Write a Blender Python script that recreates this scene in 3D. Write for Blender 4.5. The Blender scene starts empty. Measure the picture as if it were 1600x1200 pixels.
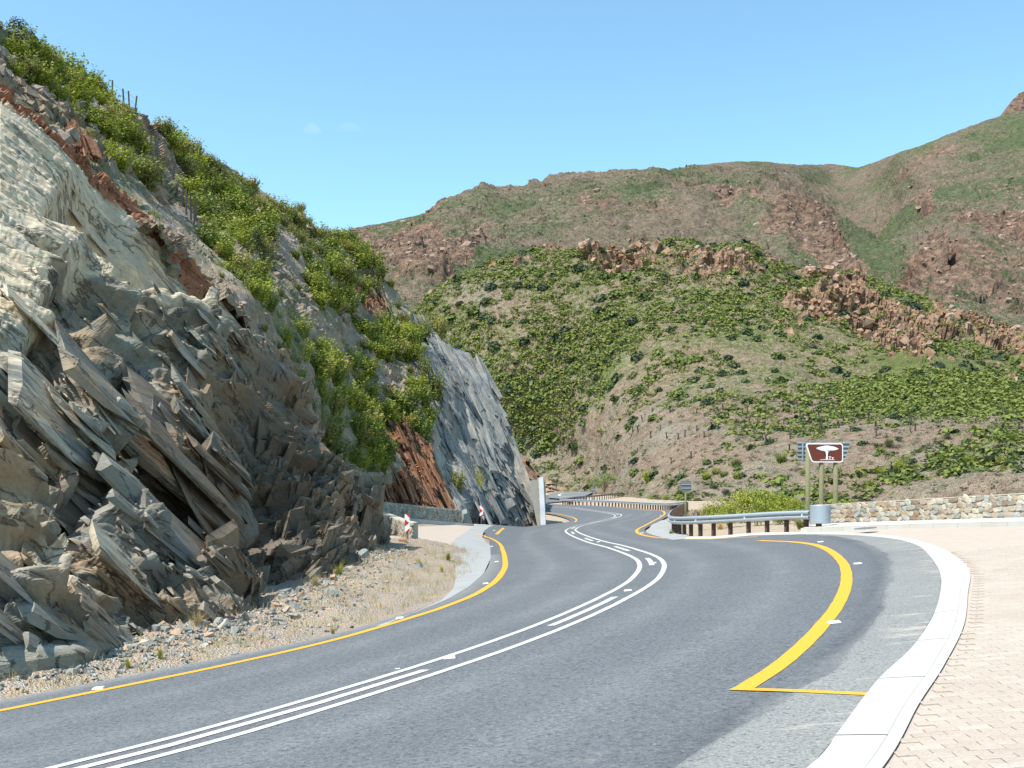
import bpy, bmesh, math, random
import numpy as np
from mathutils import Vector, Matrix
# ------------------------------------------------------------------ camera, world, sun, exposure
S = bpy.context.scene
COL = S.collection
F, HZ = 1600.0, 750.0                       # lens in photo pixels, eye level row
cam = bpy.data.cameras.new('camera'); camo = bpy.data.objects.new('camera', cam); COL.objects.link(camo)
camo.location = (0, 0, 0); camo.rotation_euler = (math.pi/2, 0, 0)
cam.sensor_width = 36; cam.lens = 36.0*F/1600; cam.shift_y = (HZ-600)/1600.0
cam.clip_start = 0.1; cam.clip_end = 30000
S.camera = camo
SUN = Vector((-0.42, -0.32, 0.85)).normalized()
W = bpy.data.worlds.new('World'); S.world = W; W.use_nodes = True
nt = W.node_tree; nt.nodes.clear()
sky = nt.nodes.new('ShaderNodeTexSky'); sky.sky_type = 'NISHITA'; sky.sun_disc = False
sky.sun_elevation = math.asin(SUN.z); sky.sun_rotation = math.atan2(SUN.x, SUN.y)
sky.altitude = 500; sky.air_density = 1.0; sky.dust_density = 0.6; sky.ozone_density = 2.2
bg = nt.nodes.new('ShaderNodeBackground'); bg.inputs['Strength'].default_value = 0.15
wo = nt.nodes.new('ShaderNodeOutputWorld')
tint = nt.nodes.new('ShaderNodeMix'); tint.data_type = 'RGBA'; tint.blend_type = 'MULTIPLY'; tint.inputs[0].default_value = 1; tint.inputs[7].default_value = (1.0, 1.22, 1.10, 1)
nt.links.new(sky.outputs[0], tint.inputs[6]); nt.links.new(tint.outputs[2], bg.inputs[0]); nt.links.new(bg.outputs[0], wo.inputs[0])
sl = bpy.data.lights.new('sun', 'SUN'); sl.energy = 4.6; sl.angle = math.radians(0.5); sl.color = (1.0, 0.955, 0.88)
so = bpy.data.objects.new('sun', sl); COL.objects.link(so)
so.rotation_euler = (-SUN).to_track_quat('-Z', 'Y').to_euler(); so.location = (0, 0, 60)
S.view_settings.view_transform = 'Standard'; S.view_settings.look = 'None'
S.view_settings.exposure = 0.76; S.view_settings.gamma = 1.0; S.view_settings.use_curve_mapping = False
random.seed(7); rng = np.random.default_rng(11)

# ------------------------------------------------------------------ small helpers
def tag(o, label=None, cat=None, group=None, kind=None):
    if label: o['label'] = label
    if cat: o['category'] = cat
    if group: o['group'] = group
    if kind: o['kind'] = kind
    return o
def link(name, me, mat=None, parent=None):
    o = bpy.data.objects.new(name, me); COL.objects.link(o)
    if mat is not None and me is not None and not me.materials: me.materials.append(mat)
    if parent is not None: o.parent = parent
    return o
def empty(name, loc, rz=0.0):
    o = bpy.data.objects.new(name, None); COL.objects.link(o); o.location = loc; o.rotation_euler = (0, 0, rz)
    o.empty_display_size = 0.3
    return o
def np_mesh(name, V, Fc, smooth=False, attrs=None):
    """V (n,3), Fc (m,k) quads or tris"""
    V = np.asarray(V, np.float32); Fc = np.asarray(Fc, np.int32); k = Fc.shape[1]
    me = bpy.data.meshes.new(name)
    me.vertices.add(len(V)); me.vertices.foreach_set('co', V.ravel())
    me.loops.add(Fc.size); me.loops.foreach_set('vertex_index', Fc.ravel())
    me.polygons.add(len(Fc)); me.polygons.foreach_set('loop_start', np.arange(0, Fc.size, k, dtype=np.int32))
    me.polygons.foreach_set('loop_total', np.full(len(Fc), k, np.int32))
    me.polygons.foreach_set('use_smooth', np.full(len(Fc), bool(smooth)))
    if attrs:
        for n, a in attrs.items():
            a = np.asarray(a, np.float32)
            if a.ndim == 2: at = me.attributes.new(n, 'FLOAT_VECTOR', 'POINT'); at.data.foreach_set('vector', a.ravel())
            else: at = me.attributes.new(n, 'FLOAT', 'POINT'); at.data.foreach_set('value', a.ravel())
    me.update(calc_edges=True); me.validate()
    return me
def grid_faces(r, c):
    i = np.arange(r-1)[:, None]*c + np.arange(c-1)[None]
    return np.stack([i, i+1, i+c+1, i+c], -1).reshape(-1, 4)
def sm(a, b, x):
    t = np.clip((np.asarray(x, float)-a)/(b-a), 0, 1); return t*t*(3-2*t)
def catmull(P, n):
    """smooth resample of a polyline to n points by arc length"""
    P = np.asarray(P, float); Q = np.vstack([2*P[0]-P[1], P, 2*P[-1]-P[-2]]); out = []
    for i in range(1, len(Q)-2):
        p0, p1, p2, p3 = Q[i-1], Q[i], Q[i+1], Q[i+2]
        for t in np.linspace(0, 1, 16, endpoint=False):
            out.append(0.5*((2*p1)+(-p0+p2)*t+(2*p0-5*p1+4*p2-p3)*t*t+(-p0+3*p1-3*p2+p3)*t**3))
    out.append(P[-1]); out = np.array(out)
    return resample(out, n)
def resample(out, n):
    out = np.asarray(out, float)
    d = np.r_[0, np.cumsum(np.linalg.norm(np.diff(out, axis=0), axis=1))]
    s = np.linspace(0, d[-1], n)
    return np.stack([np.interp(s, d, out[:, k]) for k in range(out.shape[1])], 1)
def plen(P): return np.linalg.norm(np.diff(np.asarray(P, float), axis=0), axis=1).sum()

# ------------------------------------------------------------------ numpy noise
def h3(ix, iy, iz, seed):
    n = (ix.astype(np.int64)*73856093) ^ (iy.astype(np.int64)*19349663) ^ (iz.astype(np.int64)*83492791) ^ (seed*2654435761 & 0xffffffff)
    n = n & 0xffffffff
    n = (n ^ (n >> 15))*2246822519 & 0xffffffff
    n = (n ^ (n >> 13))*3266489917 & 0xffffffff
    n = n ^ (n >> 16)
    return (n/4294967296.0)
def vn(P, seed=0):
    i = np.floor(P).astype(np.int64); f = P-i; f = f*f*(3-2*f); r = 0
    for dx in (0, 1):
        for dy in (0, 1):
            for dz in (0, 1):
                w = (f[:, 0] if dx else 1-f[:, 0])*(f[:, 1] if dy else 1-f[:, 1])*(f[:, 2] if dz else 1-f[:, 2])
                r = r+w*h3(i[:, 0]+dx, i[:, 1]+dy, i[:, 2]+dz, seed)
    return r*2-1
def fbm(P, oct=4, seed=0, gain=0.5):
    a, r = 1.0, 0
    for k in range(oct):
        r = r+a*vn(P*(2.03**k)+k*7.31, seed+k); a *= gain
    return r
def facet(P, seed=0, tilt=1.0):
    """angular broken-rock relief: every voronoi cell is a tilted plane"""
    i = np.floor(P).astype(np.int64)
    best = np.full(len(P), 1e9); off = np.zeros(len(P)); sec = np.full(len(P), 1e9)
    for dx in (-1, 0, 1):
        for dy in (-1, 0, 1):
            for dz in (-1, 0, 1):
                a, b, c = i[:, 0]+dx, i[:, 1]+dy, i[:, 2]+dz
                r0, r1, r2 = h3(a, b, c, seed), h3(a, b, c, seed+1), h3(a, b, c, seed+2)
                vx, vy, vz = P[:, 0]-(a+r0), P[:, 1]-(b+r1), P[:, 2]-(c+r2)
                d = vx*vx+vy*vy+vz*vz
                r3 = h3(a, b, c, seed+3)
                o = (r3-.5)+tilt*((r1-.5)*vx+(r2-.5)*vy+(r0-.5)*vz)
                m = d < best
                sec = np.where(m, best, np.minimum(sec, d)); off = np.where(m, o, off); best = np.where(m, d, best)
    return off, np.sqrt(sec)-np.sqrt(best)
def rbf(pts, reg=0.5):
    pts = np.array(pts, float); X = pts[:, :2]/400.0; y = np.log(pts[:, 2])
    def k(A, B):
        r2 = ((A[:, None]-B[None])**2).sum(-1); return 0.5*r2*np.log(r2+1e-12)
    n = len(X); A = np.zeros((n+3, n+3)); A[:n, :n] = k(X, X)+np.eye(n)*reg*0.01
    A[:n, n] = 1; A[:n, n+1:] = X; A[n, :n] = 1; A[n+1:, :n] = X.T
    w = np.linalg.solve(A, np.r_[y, 0, 0, 0])
    def f(u, v):
        Q = np.stack([u, v], 1)/400.0; out = np.empty(len(Q))
        for s in range(0, len(Q), 20000):
            q = Q[s:s+20000]; out[s:s+20000] = k(q, X)@w[:n]+w[n]+q@w[n+1:]
        return np.exp(out)
    return f
def poly_dist(u, v, P):
    """signed distance (pixels) to a polyline; positive on its right-hand side walking along it"""
    P = np.array(P, float); best = np.full(len(u), 1e9); sg = np.ones(len(u)); tt = np.zeros(len(u))
    for i in range(len(P)-1):
        a, d = P[i], P[i+1]-P[i]; L = d@d
        s = ((u-a[0])*d[0]+(v-a[1])*d[1])/L; sc = np.clip(s, 0, 1)
        qx, qy = u-(a[0]+sc*d[0]), v-(a[1]+sc*d[1]); dd = np.hypot(qx, qy)
        m = dd < best; best = np.where(m, dd, best)
        sg = np.where(m, np.sign(-(d[1]*(u-a[0])-d[0]*(v-a[1]))+1e-9), sg); tt = np.where(m, (i+sc)/(len(P)-1), tt)
    return best*sg, tt
def blob(u, v, cu, cv, ru, rv, ang=0):
    c, s = math.cos(ang), math.sin(ang); x, y = u-cu, v-cv
    return np.exp(-(((x*c+y*s)/ru)**2+((-x*s+y*c)/rv)**2))
def inpoly(u, v, P):
    u = np.asarray(u, float); v = np.asarray(v, float); r = np.zeros(u.shape, bool); n = len(P)
    for i in range(n):
        (x1, y1), (x2, y2) = P[i], P[(i+1) % n]
        if y1 == y2: continue
        c = ((y1 > v) != (y2 > v)) & (u < (x2-x1)*(v-y1)/(y2-y1)+x1); r ^= c
    return r

# ------------------------------------------------------------------ ground height and ray -> ground
def Z(X, Y):
    X = np.asarray(X, float); Y = np.asarray(Y, float)
    pl = -1.8+.097*X-.02625*Y
    X0 = -1.0-2.0*(1-sm(12, 30, Y))+2.0*sm(36, 60, Y); k = .21*sm(20, 44, Y)
    q = np.clip(X0-X, 0, 9); pl = pl+k*(np.sqrt(q*q+.09)-.3*np.exp(-q))*(q > 0)
    pl = np.maximum(pl, -4.6)
    # the paved verge levels off to the right
    q = np.clip(X-17, 0, 1e9); pl = pl-.097*q
    w = sm(100, 128, Y); pl = pl*(1-w)-3.4*w
    # river valley right of the road
    xr = np.interp(Y, [0, 20, 30, 38, 50, 60, 75, 90, 105, 120, 140, 160, 400], [21, 19.5, 17, 13.5, 11.5, 13, 15.5, 19, 22, 24, 26, 34, 60])
    drop = np.clip(X-xr, 0, 26); pl = pl-.16*drop*sm(0, 3, drop)*(1-sm(130, 190, Y))
    return pl
def solve(U, V, dz=0.0):
    U = np.atleast_1d(np.asarray(U, float)); V = np.atleast_1d(np.asarray(V, float))
    Ys = np.geomspace(2.5, 420, 420); lo = np.full(U.shape, 2.5); hi = np.full(U.shape, 420.0); done = np.zeros(U.shape, bool)
    for a, b in zip(Ys[:-1], Ys[1:]):
        hit = ((HZ-V)/F*b <= Z((U-800)/F*b, b)+dz) & ~done
        lo[hit] = a; hi[hit] = b; done |= hit
    for _ in range(26):
        m = (lo+hi)/2; h = (HZ-V)/F*m <= Z((U-800)/F*m, m)+dz
        hi = np.where(h, m, hi); lo = np.where(h, lo, m)
    Y = (lo+hi)/2; X = (U-800)/F*Y
    return np.stack([X, Y, Z(X, Y)+dz], 1)
def gp(u, v): return solve(u, v)[0]
def g3(x, y, dz=0): return (x, y, float(Z(x, y))+dz)
def PX(u, v, Y): return np.array([(u-800)/F*Y, Y, (HZ-v)/F*Y])

# ------------------------------------------------------------------ material builder
class Mat:
    def __init__(s, name, rough=0.9, spec=0.2):
        s.m = bpy.data.materials.new(name); s.m.use_nodes = True; s.t = s.m.node_tree; s.n = s.t.nodes
        s.b = s.n['Principled BSDF']; s.b.inputs['Roughness'].default_value = rough
        s.b.inputs['Specular IOR Level'].default_value = spec
        s.geo = s.n.new('ShaderNodeNewGeometry'); s.pos = s.geo.outputs['Position']
        s.tc = None
    def obj(s):
        if s.tc is None: s.tc = s.n.new('ShaderNodeTexCoord')
        return s.tc.outputs['Object']
    def L(s, a, b): s.t.links.new(a, b)
    def map(s, scale=(1, 1, 1), rot=(0, 0, 0), vec=None):
        m = s.n.new('ShaderNodeMapping'); m.inputs['Scale'].default_value = scale; m.inputs['Rotation'].default_value = rot
        s.L(vec or s.pos, m.inputs['Vector']); return m.outputs[0]
    def noise(s, scale, detail=5, vec=None, rough=0.55, dist=0.0):
        x = s.n.new('ShaderNodeTexNoise'); x.inputs['Scale'].default_value = scale; x.inputs['Detail'].default_value = detail
        x.inputs['Roughness'].default_value = rough; x.inputs['Distortion'].default_value = dist
        s.L(vec or s.pos, x.inputs['Vector']); return x.outputs['Fac']
    def voro(s, scale, vec=None, feat='F1', out='Distance', rnd=1.0):
        x = s.n.new('ShaderNodeTexVoronoi'); x.feature = feat; x.inputs['Scale'].default_value = scale; x.inputs['Randomness'].default_value = rnd
        s.L(vec or s.pos, x.inputs['Vector']); return x.outputs[out]
    def ramp(s, fac, stops, interp='LINEAR'):
        r = s.n.new('ShaderNodeValToRGB'); e = r.color_ramp; e.interpolation = interp
        while len(e.elements) < len(stops): e.elements.new(0.5)
        for el, (p, c) in zip(e.elements, stops):
            el.position = p; el.color = (c, c, c, 1) if isinstance(c, (int, float)) else (*c, 1)
        s.L(fac, r.inputs[0]); return r.outputs[0]
    def mix(s, a, b, f, mode='MIX'):
        x = s.n.new('ShaderNodeMix'); x.data_type = 'RGBA'; x.blend_type = mode
        for k, val in ((0, f), (6, a), (7, b)):
            sock = x.inputs[k]
            if isinstance(val, bpy.types.NodeSocket): s.L(val, sock)
            elif k == 0: sock.default_value = val
            elif isinstance(val, (int, float)): sock.default_value = (val, val, val, 1)
            else: sock.default_value = (*val, 1)
        return x.outputs[2]
    def math(s, op, a, b=0.5, clamp=False):
        x = s.n.new('ShaderNodeMath'); x.operation = op; x.use_clamp = clamp
        for i, val in enumerate((a, b)):
            if isinstance(val, bpy.types.NodeSocket): s.L(val, x.inputs[i])
            else: x.inputs[i].default_value = val
        return x.outputs[0]
    def attr(s, name):
        a = s.n.new('ShaderNodeAttribute'); a.attribute_name = name; return a.outputs['Fac']
    def attrv(s, name):
        a = s.n.new('ShaderNodeAttribute'); a.attribute_name = name; return a.outputs['Vector']
    def rnd(s):
        o = s.n.new('ShaderNodeObjectInfo'); return o.outputs['Random']
    def bump(s, h, strength=0.5, dist=0.05, nrm=None):
        b = s.n.new('ShaderNodeBump'); b.inputs['Strength'].default_value = strength; b.inputs['Distance'].default_value = dist
        s.L(h, b.inputs['Height'])
        if nrm is not None: s.L(nrm, b.inputs['Normal'])
        return b.outputs[0]
    def done(s, col, nrm=None):
        if isinstance(col, bpy.types.NodeSocket): s.L(col, s.b.inputs['Base Color'])
        else: s.b.inputs['Base Color'].default_value = (*col, 1)
        if nrm is not None: s.L(nrm, s.b.inputs['Normal'])
        return s.m
def flat(name, col, rough=0.7, metal=0.0, var=0.12, scale=6.0, bump=0.0):
    M = Mat(name, rough, 0.35); M.b.inputs['Metallic'].default_value = metal
    n = M.noise(scale, 6); c = M.mix(tuple(x*(1-var) for x in col), tuple(min(1, x*(1+var)) for x in col), n)
    return M.done(c, M.bump(n, bump, 0.02) if bump else None)

# asphalt: dark binder with pale stone chips, worn patches; attribute 'worn' = older, paler surfacing; 'seam' = dark joint
def asphalt():
    M = Mat('asphalt', 0.82, 0.3)
    p = M.map((1, 1, 1))
    big = M.noise(0.35, 4, p); fine = M.noise(38, 3, p, 0.7); chips = M.voro(60, p)
    base = M.mix((.052, .060, .068), (.150, .158, .166), M.ramp(fine, [(.36, 0), (.66, 1)]))
    g2 = M.noise(17, 3, p, .75); base = M.mix(base, M.mix((.035, .04, .045), (.20, .205, .21), M.ramp(g2, [(.34, 0), (.66, 1)])), .42); mid = M.noise(4.5, 5, p, .7); base = M.mix(base, M.mix(base, (.128, .136, .146), .5), M.ramp(mid, [(.4, 0), (.7, 1)]))
    old = M.mix((.135, .140, .136), (.27, .27, .255), M.ramp(fine, [(.34, 0), (.66, 1)]))
    base = M.mix(base, M.mix(base, (1.32, 1.3, 1.26), 1, 'MULTIPLY'), M.math('MULTIPLY', M.attr('track'), M.ramp(M.noise(.8, 4, p), [(.3, .3), (.7, 1)])))
    c = M.mix(base, old, M.attr('worn'))
    c = M.mix(c, (.045, .048, .055), M.math('MULTIPLY', M.attr('seam'), M.ramp(M.noise(5, 5, p, .7), [(.35, .15), (.62, .8)])))
    wh = M.voro(11, p, out='Distance'); sp = M.ramp(wh, [(.0, 1), (.055, .9), (.09, 0)])
    gate = M.ramp(M.voro(11, p, out='Color'), [(.42, 0), (.5, 1)])
    c = M.mix(c, (.34, .34, .33), M.math('MULTIPLY', sp, gate))
    dk = M.ramp(M.noise(23, 2, p, .5), [(.30, 1), (.42, 0)]); c = M.mix(c, (.03, .032, .038), M.math('MULTIPLY', dk, .55))
    c = M.mix(c, M.mix(c, (1.3, 1.28, 1.24), .35, 'MULTIPLY'), M.ramp(big, [(.35, 0), (.7, 1)]))
    c = M.mix(c, (.42, .38, .32), M.math('MULTIPLY', M.attr('dust'), M.ramp(M.noise(1.6, 6, M.map((.8, 2.4, 1)), .7), [(.55, 0), (.62, .6)])))
    b = M.bump(chips, .55, .008, M.bump(fine, .5, .012))
    return M.done(c, b)
def paint(name, col):
    M = Mat(name, 0.7, 0.3); p = M.pos
    n = M.noise(30, 4, p, .7); w = M.noise(2.0, 5, p)
    c = M.mix(tuple(x*.80 for x in col), col, M.ramp(n, [(.3, 0), (.6, 1)]))
    crack = M.ramp(M.noise(55, 2, p, .6), [(.27, 1), (.36, 0)])
    c = M.mix(c, (.12, .12, .12), M.math('MULTIPLY', crack, M.ramp(w, [(.3, .75), (.7, .25)])))
    return M.done(c, M.bump(n, .4, .006))
def concrete(name, a, b, stain_or_shade=(.3, .26, .2), st=.4):
    M = Mat(name, 0.88, 0.25); n = M.noise(1.1, 6); f = M.noise(26, 5, None, .7)
    c = M.mix(a, b, M.ramp(f, [(.3, 0), (.7, 1)])); c = M.mix(c, stain_or_shade, M.math('MULTIPLY', M.ramp(n, [(.45, 0), (.75, 1)]), st))
    return M.done(c, M.bump(f, .35, .01))
def rock_mat():
    """near cutting: slate grey-green, weathered cream skins, iron-stained brown, shade painted in dark brown; 'strata' = coordinates along / across the beds"""
    M = Mat('cut_rock', 0.85, 0.3); sv = M.attrv('strata')
    st = M.map((.22, 1.0, .5), vec=sv)
    n1 = M.noise(.55, 7, st, .60, .4); n2 = M.noise(1.7, 7, st, .62, .3); n3 = M.noise(6.5, 6, st, .65); iso = M.noise(.5, 6, None, .6); is2 = M.noise(2.2, 6, None, .65)
    fine = M.noise(19, 5, M.map((.5, 1.0, .8), vec=sv), .7)
    slate = M.mix((.088, .088, .078), (.285, .282, .245), M.ramp(n2, [(.30, 0), (.70, 1)]))
    slate = M.mix(slate, (.20, .185, .135), M.ramp(is2, [(.48, 0), (.62, .8)]))
    cream = M.mix((.31, .245, .165), (.60, .505, .365), M.ramp(n3, [(.28, 0), (.66, 1)]))
    cream = M.mix(cream, (.27, .265, .23), M.ramp(n2, [(.46, 0), (.66, .8)]))
    cream = M.mix(cream, (.42, .30, .21), M.ramp(is2, [(.54, 0), (.68, .7)]))
    brown = M.mix((.19, .125, .070), (.38, .275, .175), n3)
    c = M.mix(slate, brown, M.ramp(iso, [(.44, 0), (.58, .85)]))
    c = M.mix(c, M.mix((.040, .031, .026), (.12, .085, .055), n2), M.math('MULTIPLY', M.attr('stain_or_shade'), M.ramp(n1, [(.25, 1.0), (.65, .7)]), True))  # shaded parts of the face painted darker, mixed with brown varnish
    pm = M.math('ADD', M.attr('pale'), M.math('MULTIPLY', M.math('SUBTRACT', n2, .5), 1.7))
    c = M.mix(c, cream, M.ramp(pm, [(.36, 0), (.58, 1)]))
    red = M.mix((.15, .055, .028), (.34, .16, .09), n3)
    c = M.mix(c, red, M.ramp(M.math('ADD', M.attr('red'), M.math('MULTIPLY', M.math('SUBTRACT', n2, .5), .9)), [(.4, 0), (.6, 1)]))
    crack = M.ramp(M.noise(1.3, 6, st, .6, .6), [(.484, 0), (.498, 1), (.502, 1), (.516, 0)])
    c = M.mix(c, (.055, .047, .04), M.math('MULTIPLY', crack, .7))
    c = M.mix(c, M.mix(c, (1.25, 1.22, 1.15), .8, 'MULTIPLY'), M.ramp(fine, [(.45, 0), (.7, 1)]))
    c = M.mix(c, M.mix(c, (.6, .6, .6), .8, 'MULTIPLY'), M.ramp(fine, [(.3, 1), (.42, 0)]))
    hb = M.bump(n3, .7, .06, M.bump(n2, .7, .16)); hb = M.bump(fine, .5, .012, hb)
    hb = M.bump(M.ramp(crack, [(0, 1.0), (1, 0.0)]), .7, .06, hb)
    return M.done(c, hb)
def slope_mat():
    """left hillside: pinkish scree with stones, red shale where attribute red, slate bands"""
    M = Mat('scree_soil', 0.95, 0.1)
    n1 = M.noise(.22, 5); n2 = M.noise(1.2, 6, None, .65); n3 = M.noise(6.5, 5, None, .7); v = M.voro(1.6, None, out='Color'); vd = M.voro(1.6)
    c = M.mix((.24, .17, .115), (.42, .33, .25), M.ramp(n3, [(.3, 0), (.7, 1)]))
    c = M.mix(c, (.24, .23, .215), M.ramp(n2, [(.50, 0), (.62, .85)]))
    c = M.mix(c, (.13, .155, .075), M.ramp(n1, [(.44, 0), (.6, .75)]))
    st = M.ramp(vd, [(.18, 1), (.34, 0)]); c = M.mix(c, M.mix((.22, .20, .18), (.48, .43, .37), v), M.math('MULTIPLY', st, .8))
    s3 = M.map((.3, 2.2, 1.2), vec=M.attrv('strata'))
    rn = M.noise(1.1, 7, s3, .7, .5)
    red = M.mix((.10, .04, .025), (.36, .19, .11), M.ramp(rn, [(.35, 0), (.62, 1)]))
    c = M.mix(c, red, M.ramp(M.math('ADD', M.attr('red'), M.math('MULTIPLY', M.math('SUBTRACT', n2, .5), .8)), [(.4, 0), (.6, 1)]))
    return M.done(c, M.bump(n3, .8, .15, M.bump(rn, .7, .3)))
def slate_mat():
    """far netted cutting: blue-grey slate with steep streaks"""
    M = Mat('slate_face', 0.8, 0.3)
    s = M.map((.16, 1.0, .6), vec=M.attrv('strata'))
    n1 = M.noise(.5, 7, s, .62, .5); n2 = M.noise(2.2, 7, s, .65); n3 = M.noise(9, 5, s, .7); iso = M.noise(.16, 5)
    c = M.mix((.088, .094, .097), (.235, .245, .245), M.ramp(n2, [(.3, 0), (.7, 1)]))
    c = M.mix(c, (.31, .26, .20), M.math('MULTIPLY', M.ramp(n1, [(.5, 0), (.64, 1)]), M.ramp(iso, [(.4, .15), (.6, .85)])))
    c = M.mix(c, (.055, .06, .075), M.ramp(M.noise(.8, 6, s, .6, 1.2), [(.30, .9), (.42, 0)]))
    c = M.mix(c, (.40, .35, .27), M.math('MULTIPLY', M.attr('pale'), M.ramp(n2, [(.3, .3), (.6, 1)])))
    c = M.mix(c, M.mix(c, (1.3, 1.3, 1.3), .7, 'MULTIPLY'), M.ramp(n3, [(.45, 0), (.7, 1)]))
    return M.done(c, M.bump(n3, .7, .10, M.bump(n2, .9, .4)))
def hill_mat(name, sc, far):
    M = Mat(name, 0.95, 0.05)
    n1 = M.noise(.010*sc, 6, None, .6); n2 = M.noise(.05*sc, 6, None, .65); n3 = M.noise(.35*sc, 5, None, .7); n4 = M.noise(.9*sc, 4, None, .7)
    soil = M.mix((.16, .115, .08), (.32, .245, .18), M.ramp(n3, [(.3, 0), (.7, 1)]))
    soil = M.mix(soil, (.26, .25, .20), M.ramp(n2, [(.45, 0), (.65, .6)]))
    if far:
        g = M.mix((.055, .080, .038), (.120, .145, .070), M.ramp(n3, [(.3, 0), (.7, 1)])); soil = M.mix((.12, .092, .068), (.25, .19, .145), M.ramp(n3, [(.3, 0), (.7, 1)]))
    else: g = M.mix((.085, .10, .035), (.17, .185, .065), M.ramp(n3, [(.3, 0), (.7, 1)]))
    gm = M.math('ADD', M.attr('green'), M.math('ADD', M.math('MULTIPLY', M.math('SUBTRACT', n2, .5), 1.3), M.math('MULTIPLY', M.math('SUBTRACT', n4, .5), 2.4)))
    c = M.mix(soil, g, M.ramp(gm, [(.42, 0), (.60, 1)]))
    rk = M.mix((.15, .095, .068), (.42, .27, .18), M.ramp(n3, [(.32, 0), (.62, 1)])) if not far else M.mix((.065, .048, .042), (.31, .20, .14), M.ramp(n3, [(.36, 0), (.66, 1)]))
    rm = M.math('ADD', M.attr('rocky'), M.math('MULTIPLY', M.math('SUBTRACT', n3, .5), 1.5))
    c = M.mix(c, rk, M.ramp(rm, [(.45, 0), (.6, 1)]))
    d = M.ramp(M.voro(.55*sc), [(.16, 1), (.30, 0)]); dg = M.ramp(M.voro(.55*sc, out='Color'), [(.35, 0), (.5, 1)])
    c = M.mix(c, (.055, .08, .035), M.math('MULTIPLY', M.math('MULTIPLY', d, dg), .85 if far else .45))
    return M.done(c, M.bump(n4, .8, 1.2/sc, M.bump(n3, .8, 3.0/sc)))
def leaf_mat(name, a, b, sub=.25):
    M = Mat(name, 0.6, 0.25)
    n = M.noise(5.5, 2, None, .6)
    c = M.mix(a, b, M.ramp(n, [(.3, 0), (.7, 1)])); r = M.rnd()
    c = M.mix(M.mix(c, (.62, .68, .75), 1, 'MULTIPLY'), M.mix(c, (1.35, 1.22, .95), 1, 'MULTIPLY'), r)
    M.L(c, M.b.inputs['Base Color'])
    t = M.n.new('ShaderNodeBsdfTranslucent'); M.L(c, t.inputs[0]); mx = M.n.new('ShaderNodeMixShader'); mx.inputs[0].default_value = sub
    out = M.n['Material Output']; M.L(M.b.outputs[0], mx.inputs[1]); M.L(t.outputs[0], mx.inputs[2]); M.L(mx.outputs[0], out.inputs[0])
    return M.m
def gravel_mat():
    M = Mat('verge_gravel', 0.95, 0.1)
    v = M.voro(26, out='Color'); vd = M.voro(26); n = M.noise(.7, 6); n3 = M.noise(20, 5, None, .7); n5 = M.noise(3.5, 6, None, .65)
    pink = M.mix((.38, .27, .195), (.64, .51, .40), v); grey = M.mix((.27, .28, .265), (.52, .51, .46), v)
    c = M.mix(pink, grey, M.ramp(n5, [(.48, 0), (.60, 1)])); c = M.mix(c, (.52, .45, .31), M.ramp(n, [(.48, 0), (.64, .75)]))
    c = M.mix(c, (.16, .13, .10), M.ramp(vd, [(.42, 0), (.62, .7)]))
    c = M.mix(c, M.mix((.40, .31, .22), (.53, .43, .32), n3), M.math('MULTIPLY', M.attr('sand'), M.ramp(n3, [(.2, .6), (.6, 1)])))
    return M.done(c, M.bump(M.ramp(vd, [(0, 1), (.6, 0)]), .9, .05, M.bump(n3, .5, .02)))
def stone_mat(name, dark=False):
    M = Mat(name, 0.85, 0.2); r = M.rnd(); n = M.noise(16, 5, None, .7); n2 = M.noise(3, 3)
    st = [(0, (.27, .20, .13)), (.18, (.36, .30, .225)), (.36, (.22, .23, .215)), (.55, (.42, .37, .29)), (.72, (.29, .30, .275)), (.86, (.21, .14, .095)), (1, (.38, .355, .305))]
    base = M.ramp(r if not dark else M.voro(4.5, out='Color'), st)
    c = M.mix(base, M.mix(base, (1.35, 1.32, 1.25), 1, 'MULTIPLY'), M.ramp(n, [(.4, 0), (.75, .9)]))
    c = M.mix(c, M.mix(base, (.45, .45, .45), 1, 'MULTIPLY'), M.ramp(n2, [(.55, 0), (.75, .7)]))
    return M.done(c, M.bump(n, .7, .02))
def paver_mat():
    M = Mat('paving_brick', 0.9, 0.2); r = M.rnd(); at = M.attr('tone'); n = M.noise(40, 4, None, .7); n2 = M.noise(.7, 5)
    c = M.ramp(M.math('FRACT', M.math('ADD', r, at)), [(0, (.365, .305, .25)), (.35, (.405, .34, .285)), (.7, (.375, .31, .258)), (1, (.425, .37, .315))])
    c = M.mix(c, M.mix(c, (.78, .76, .74), 1, 'MULTIPLY'), M.ramp(n, [(.3, 1), (.55, 0)]))
    c = M.mix(c, (.40, .35, .29), M.ramp(n2, [(.45, 0), (.7, .6)]))
    return M.done(c, M.bump(n, .4, .005))
def far_paver_mat():
    M = Mat('paving_far', 0.9, 0.2)
    br = M.n.new('ShaderNodeTexBrick'); M.L(M.map((1, 1, 1), (0, 0, math.radians(-6))), br.inputs['Vector'])
    br.inputs['Scale'].default_value = 1.0; br.inputs['Brick Width'].default_value = .22; br.inputs['Row Height'].default_value = .11
    br.inputs['Mortar Size'].default_value = .006; br.inputs['Color1'].default_value = (.375, .312, .26, 1); br.inputs['Color2'].default_value = (.415, .355, .30, 1)
    br.inputs['Mortar'].default_value = (.32, .265, .215, 1)
    n = M.noise(25, 5, None, .7); n2 = M.noise(.6, 5)
    c = M.mix(br.outputs[0], (.44, .34, .27), M.math('MULTIPLY', n, .35)); c = M.mix(c, (.40, .35, .29), M.ramp(n2, [(.45, 0), (.7, .6)]))
    return M.done(c)
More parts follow.
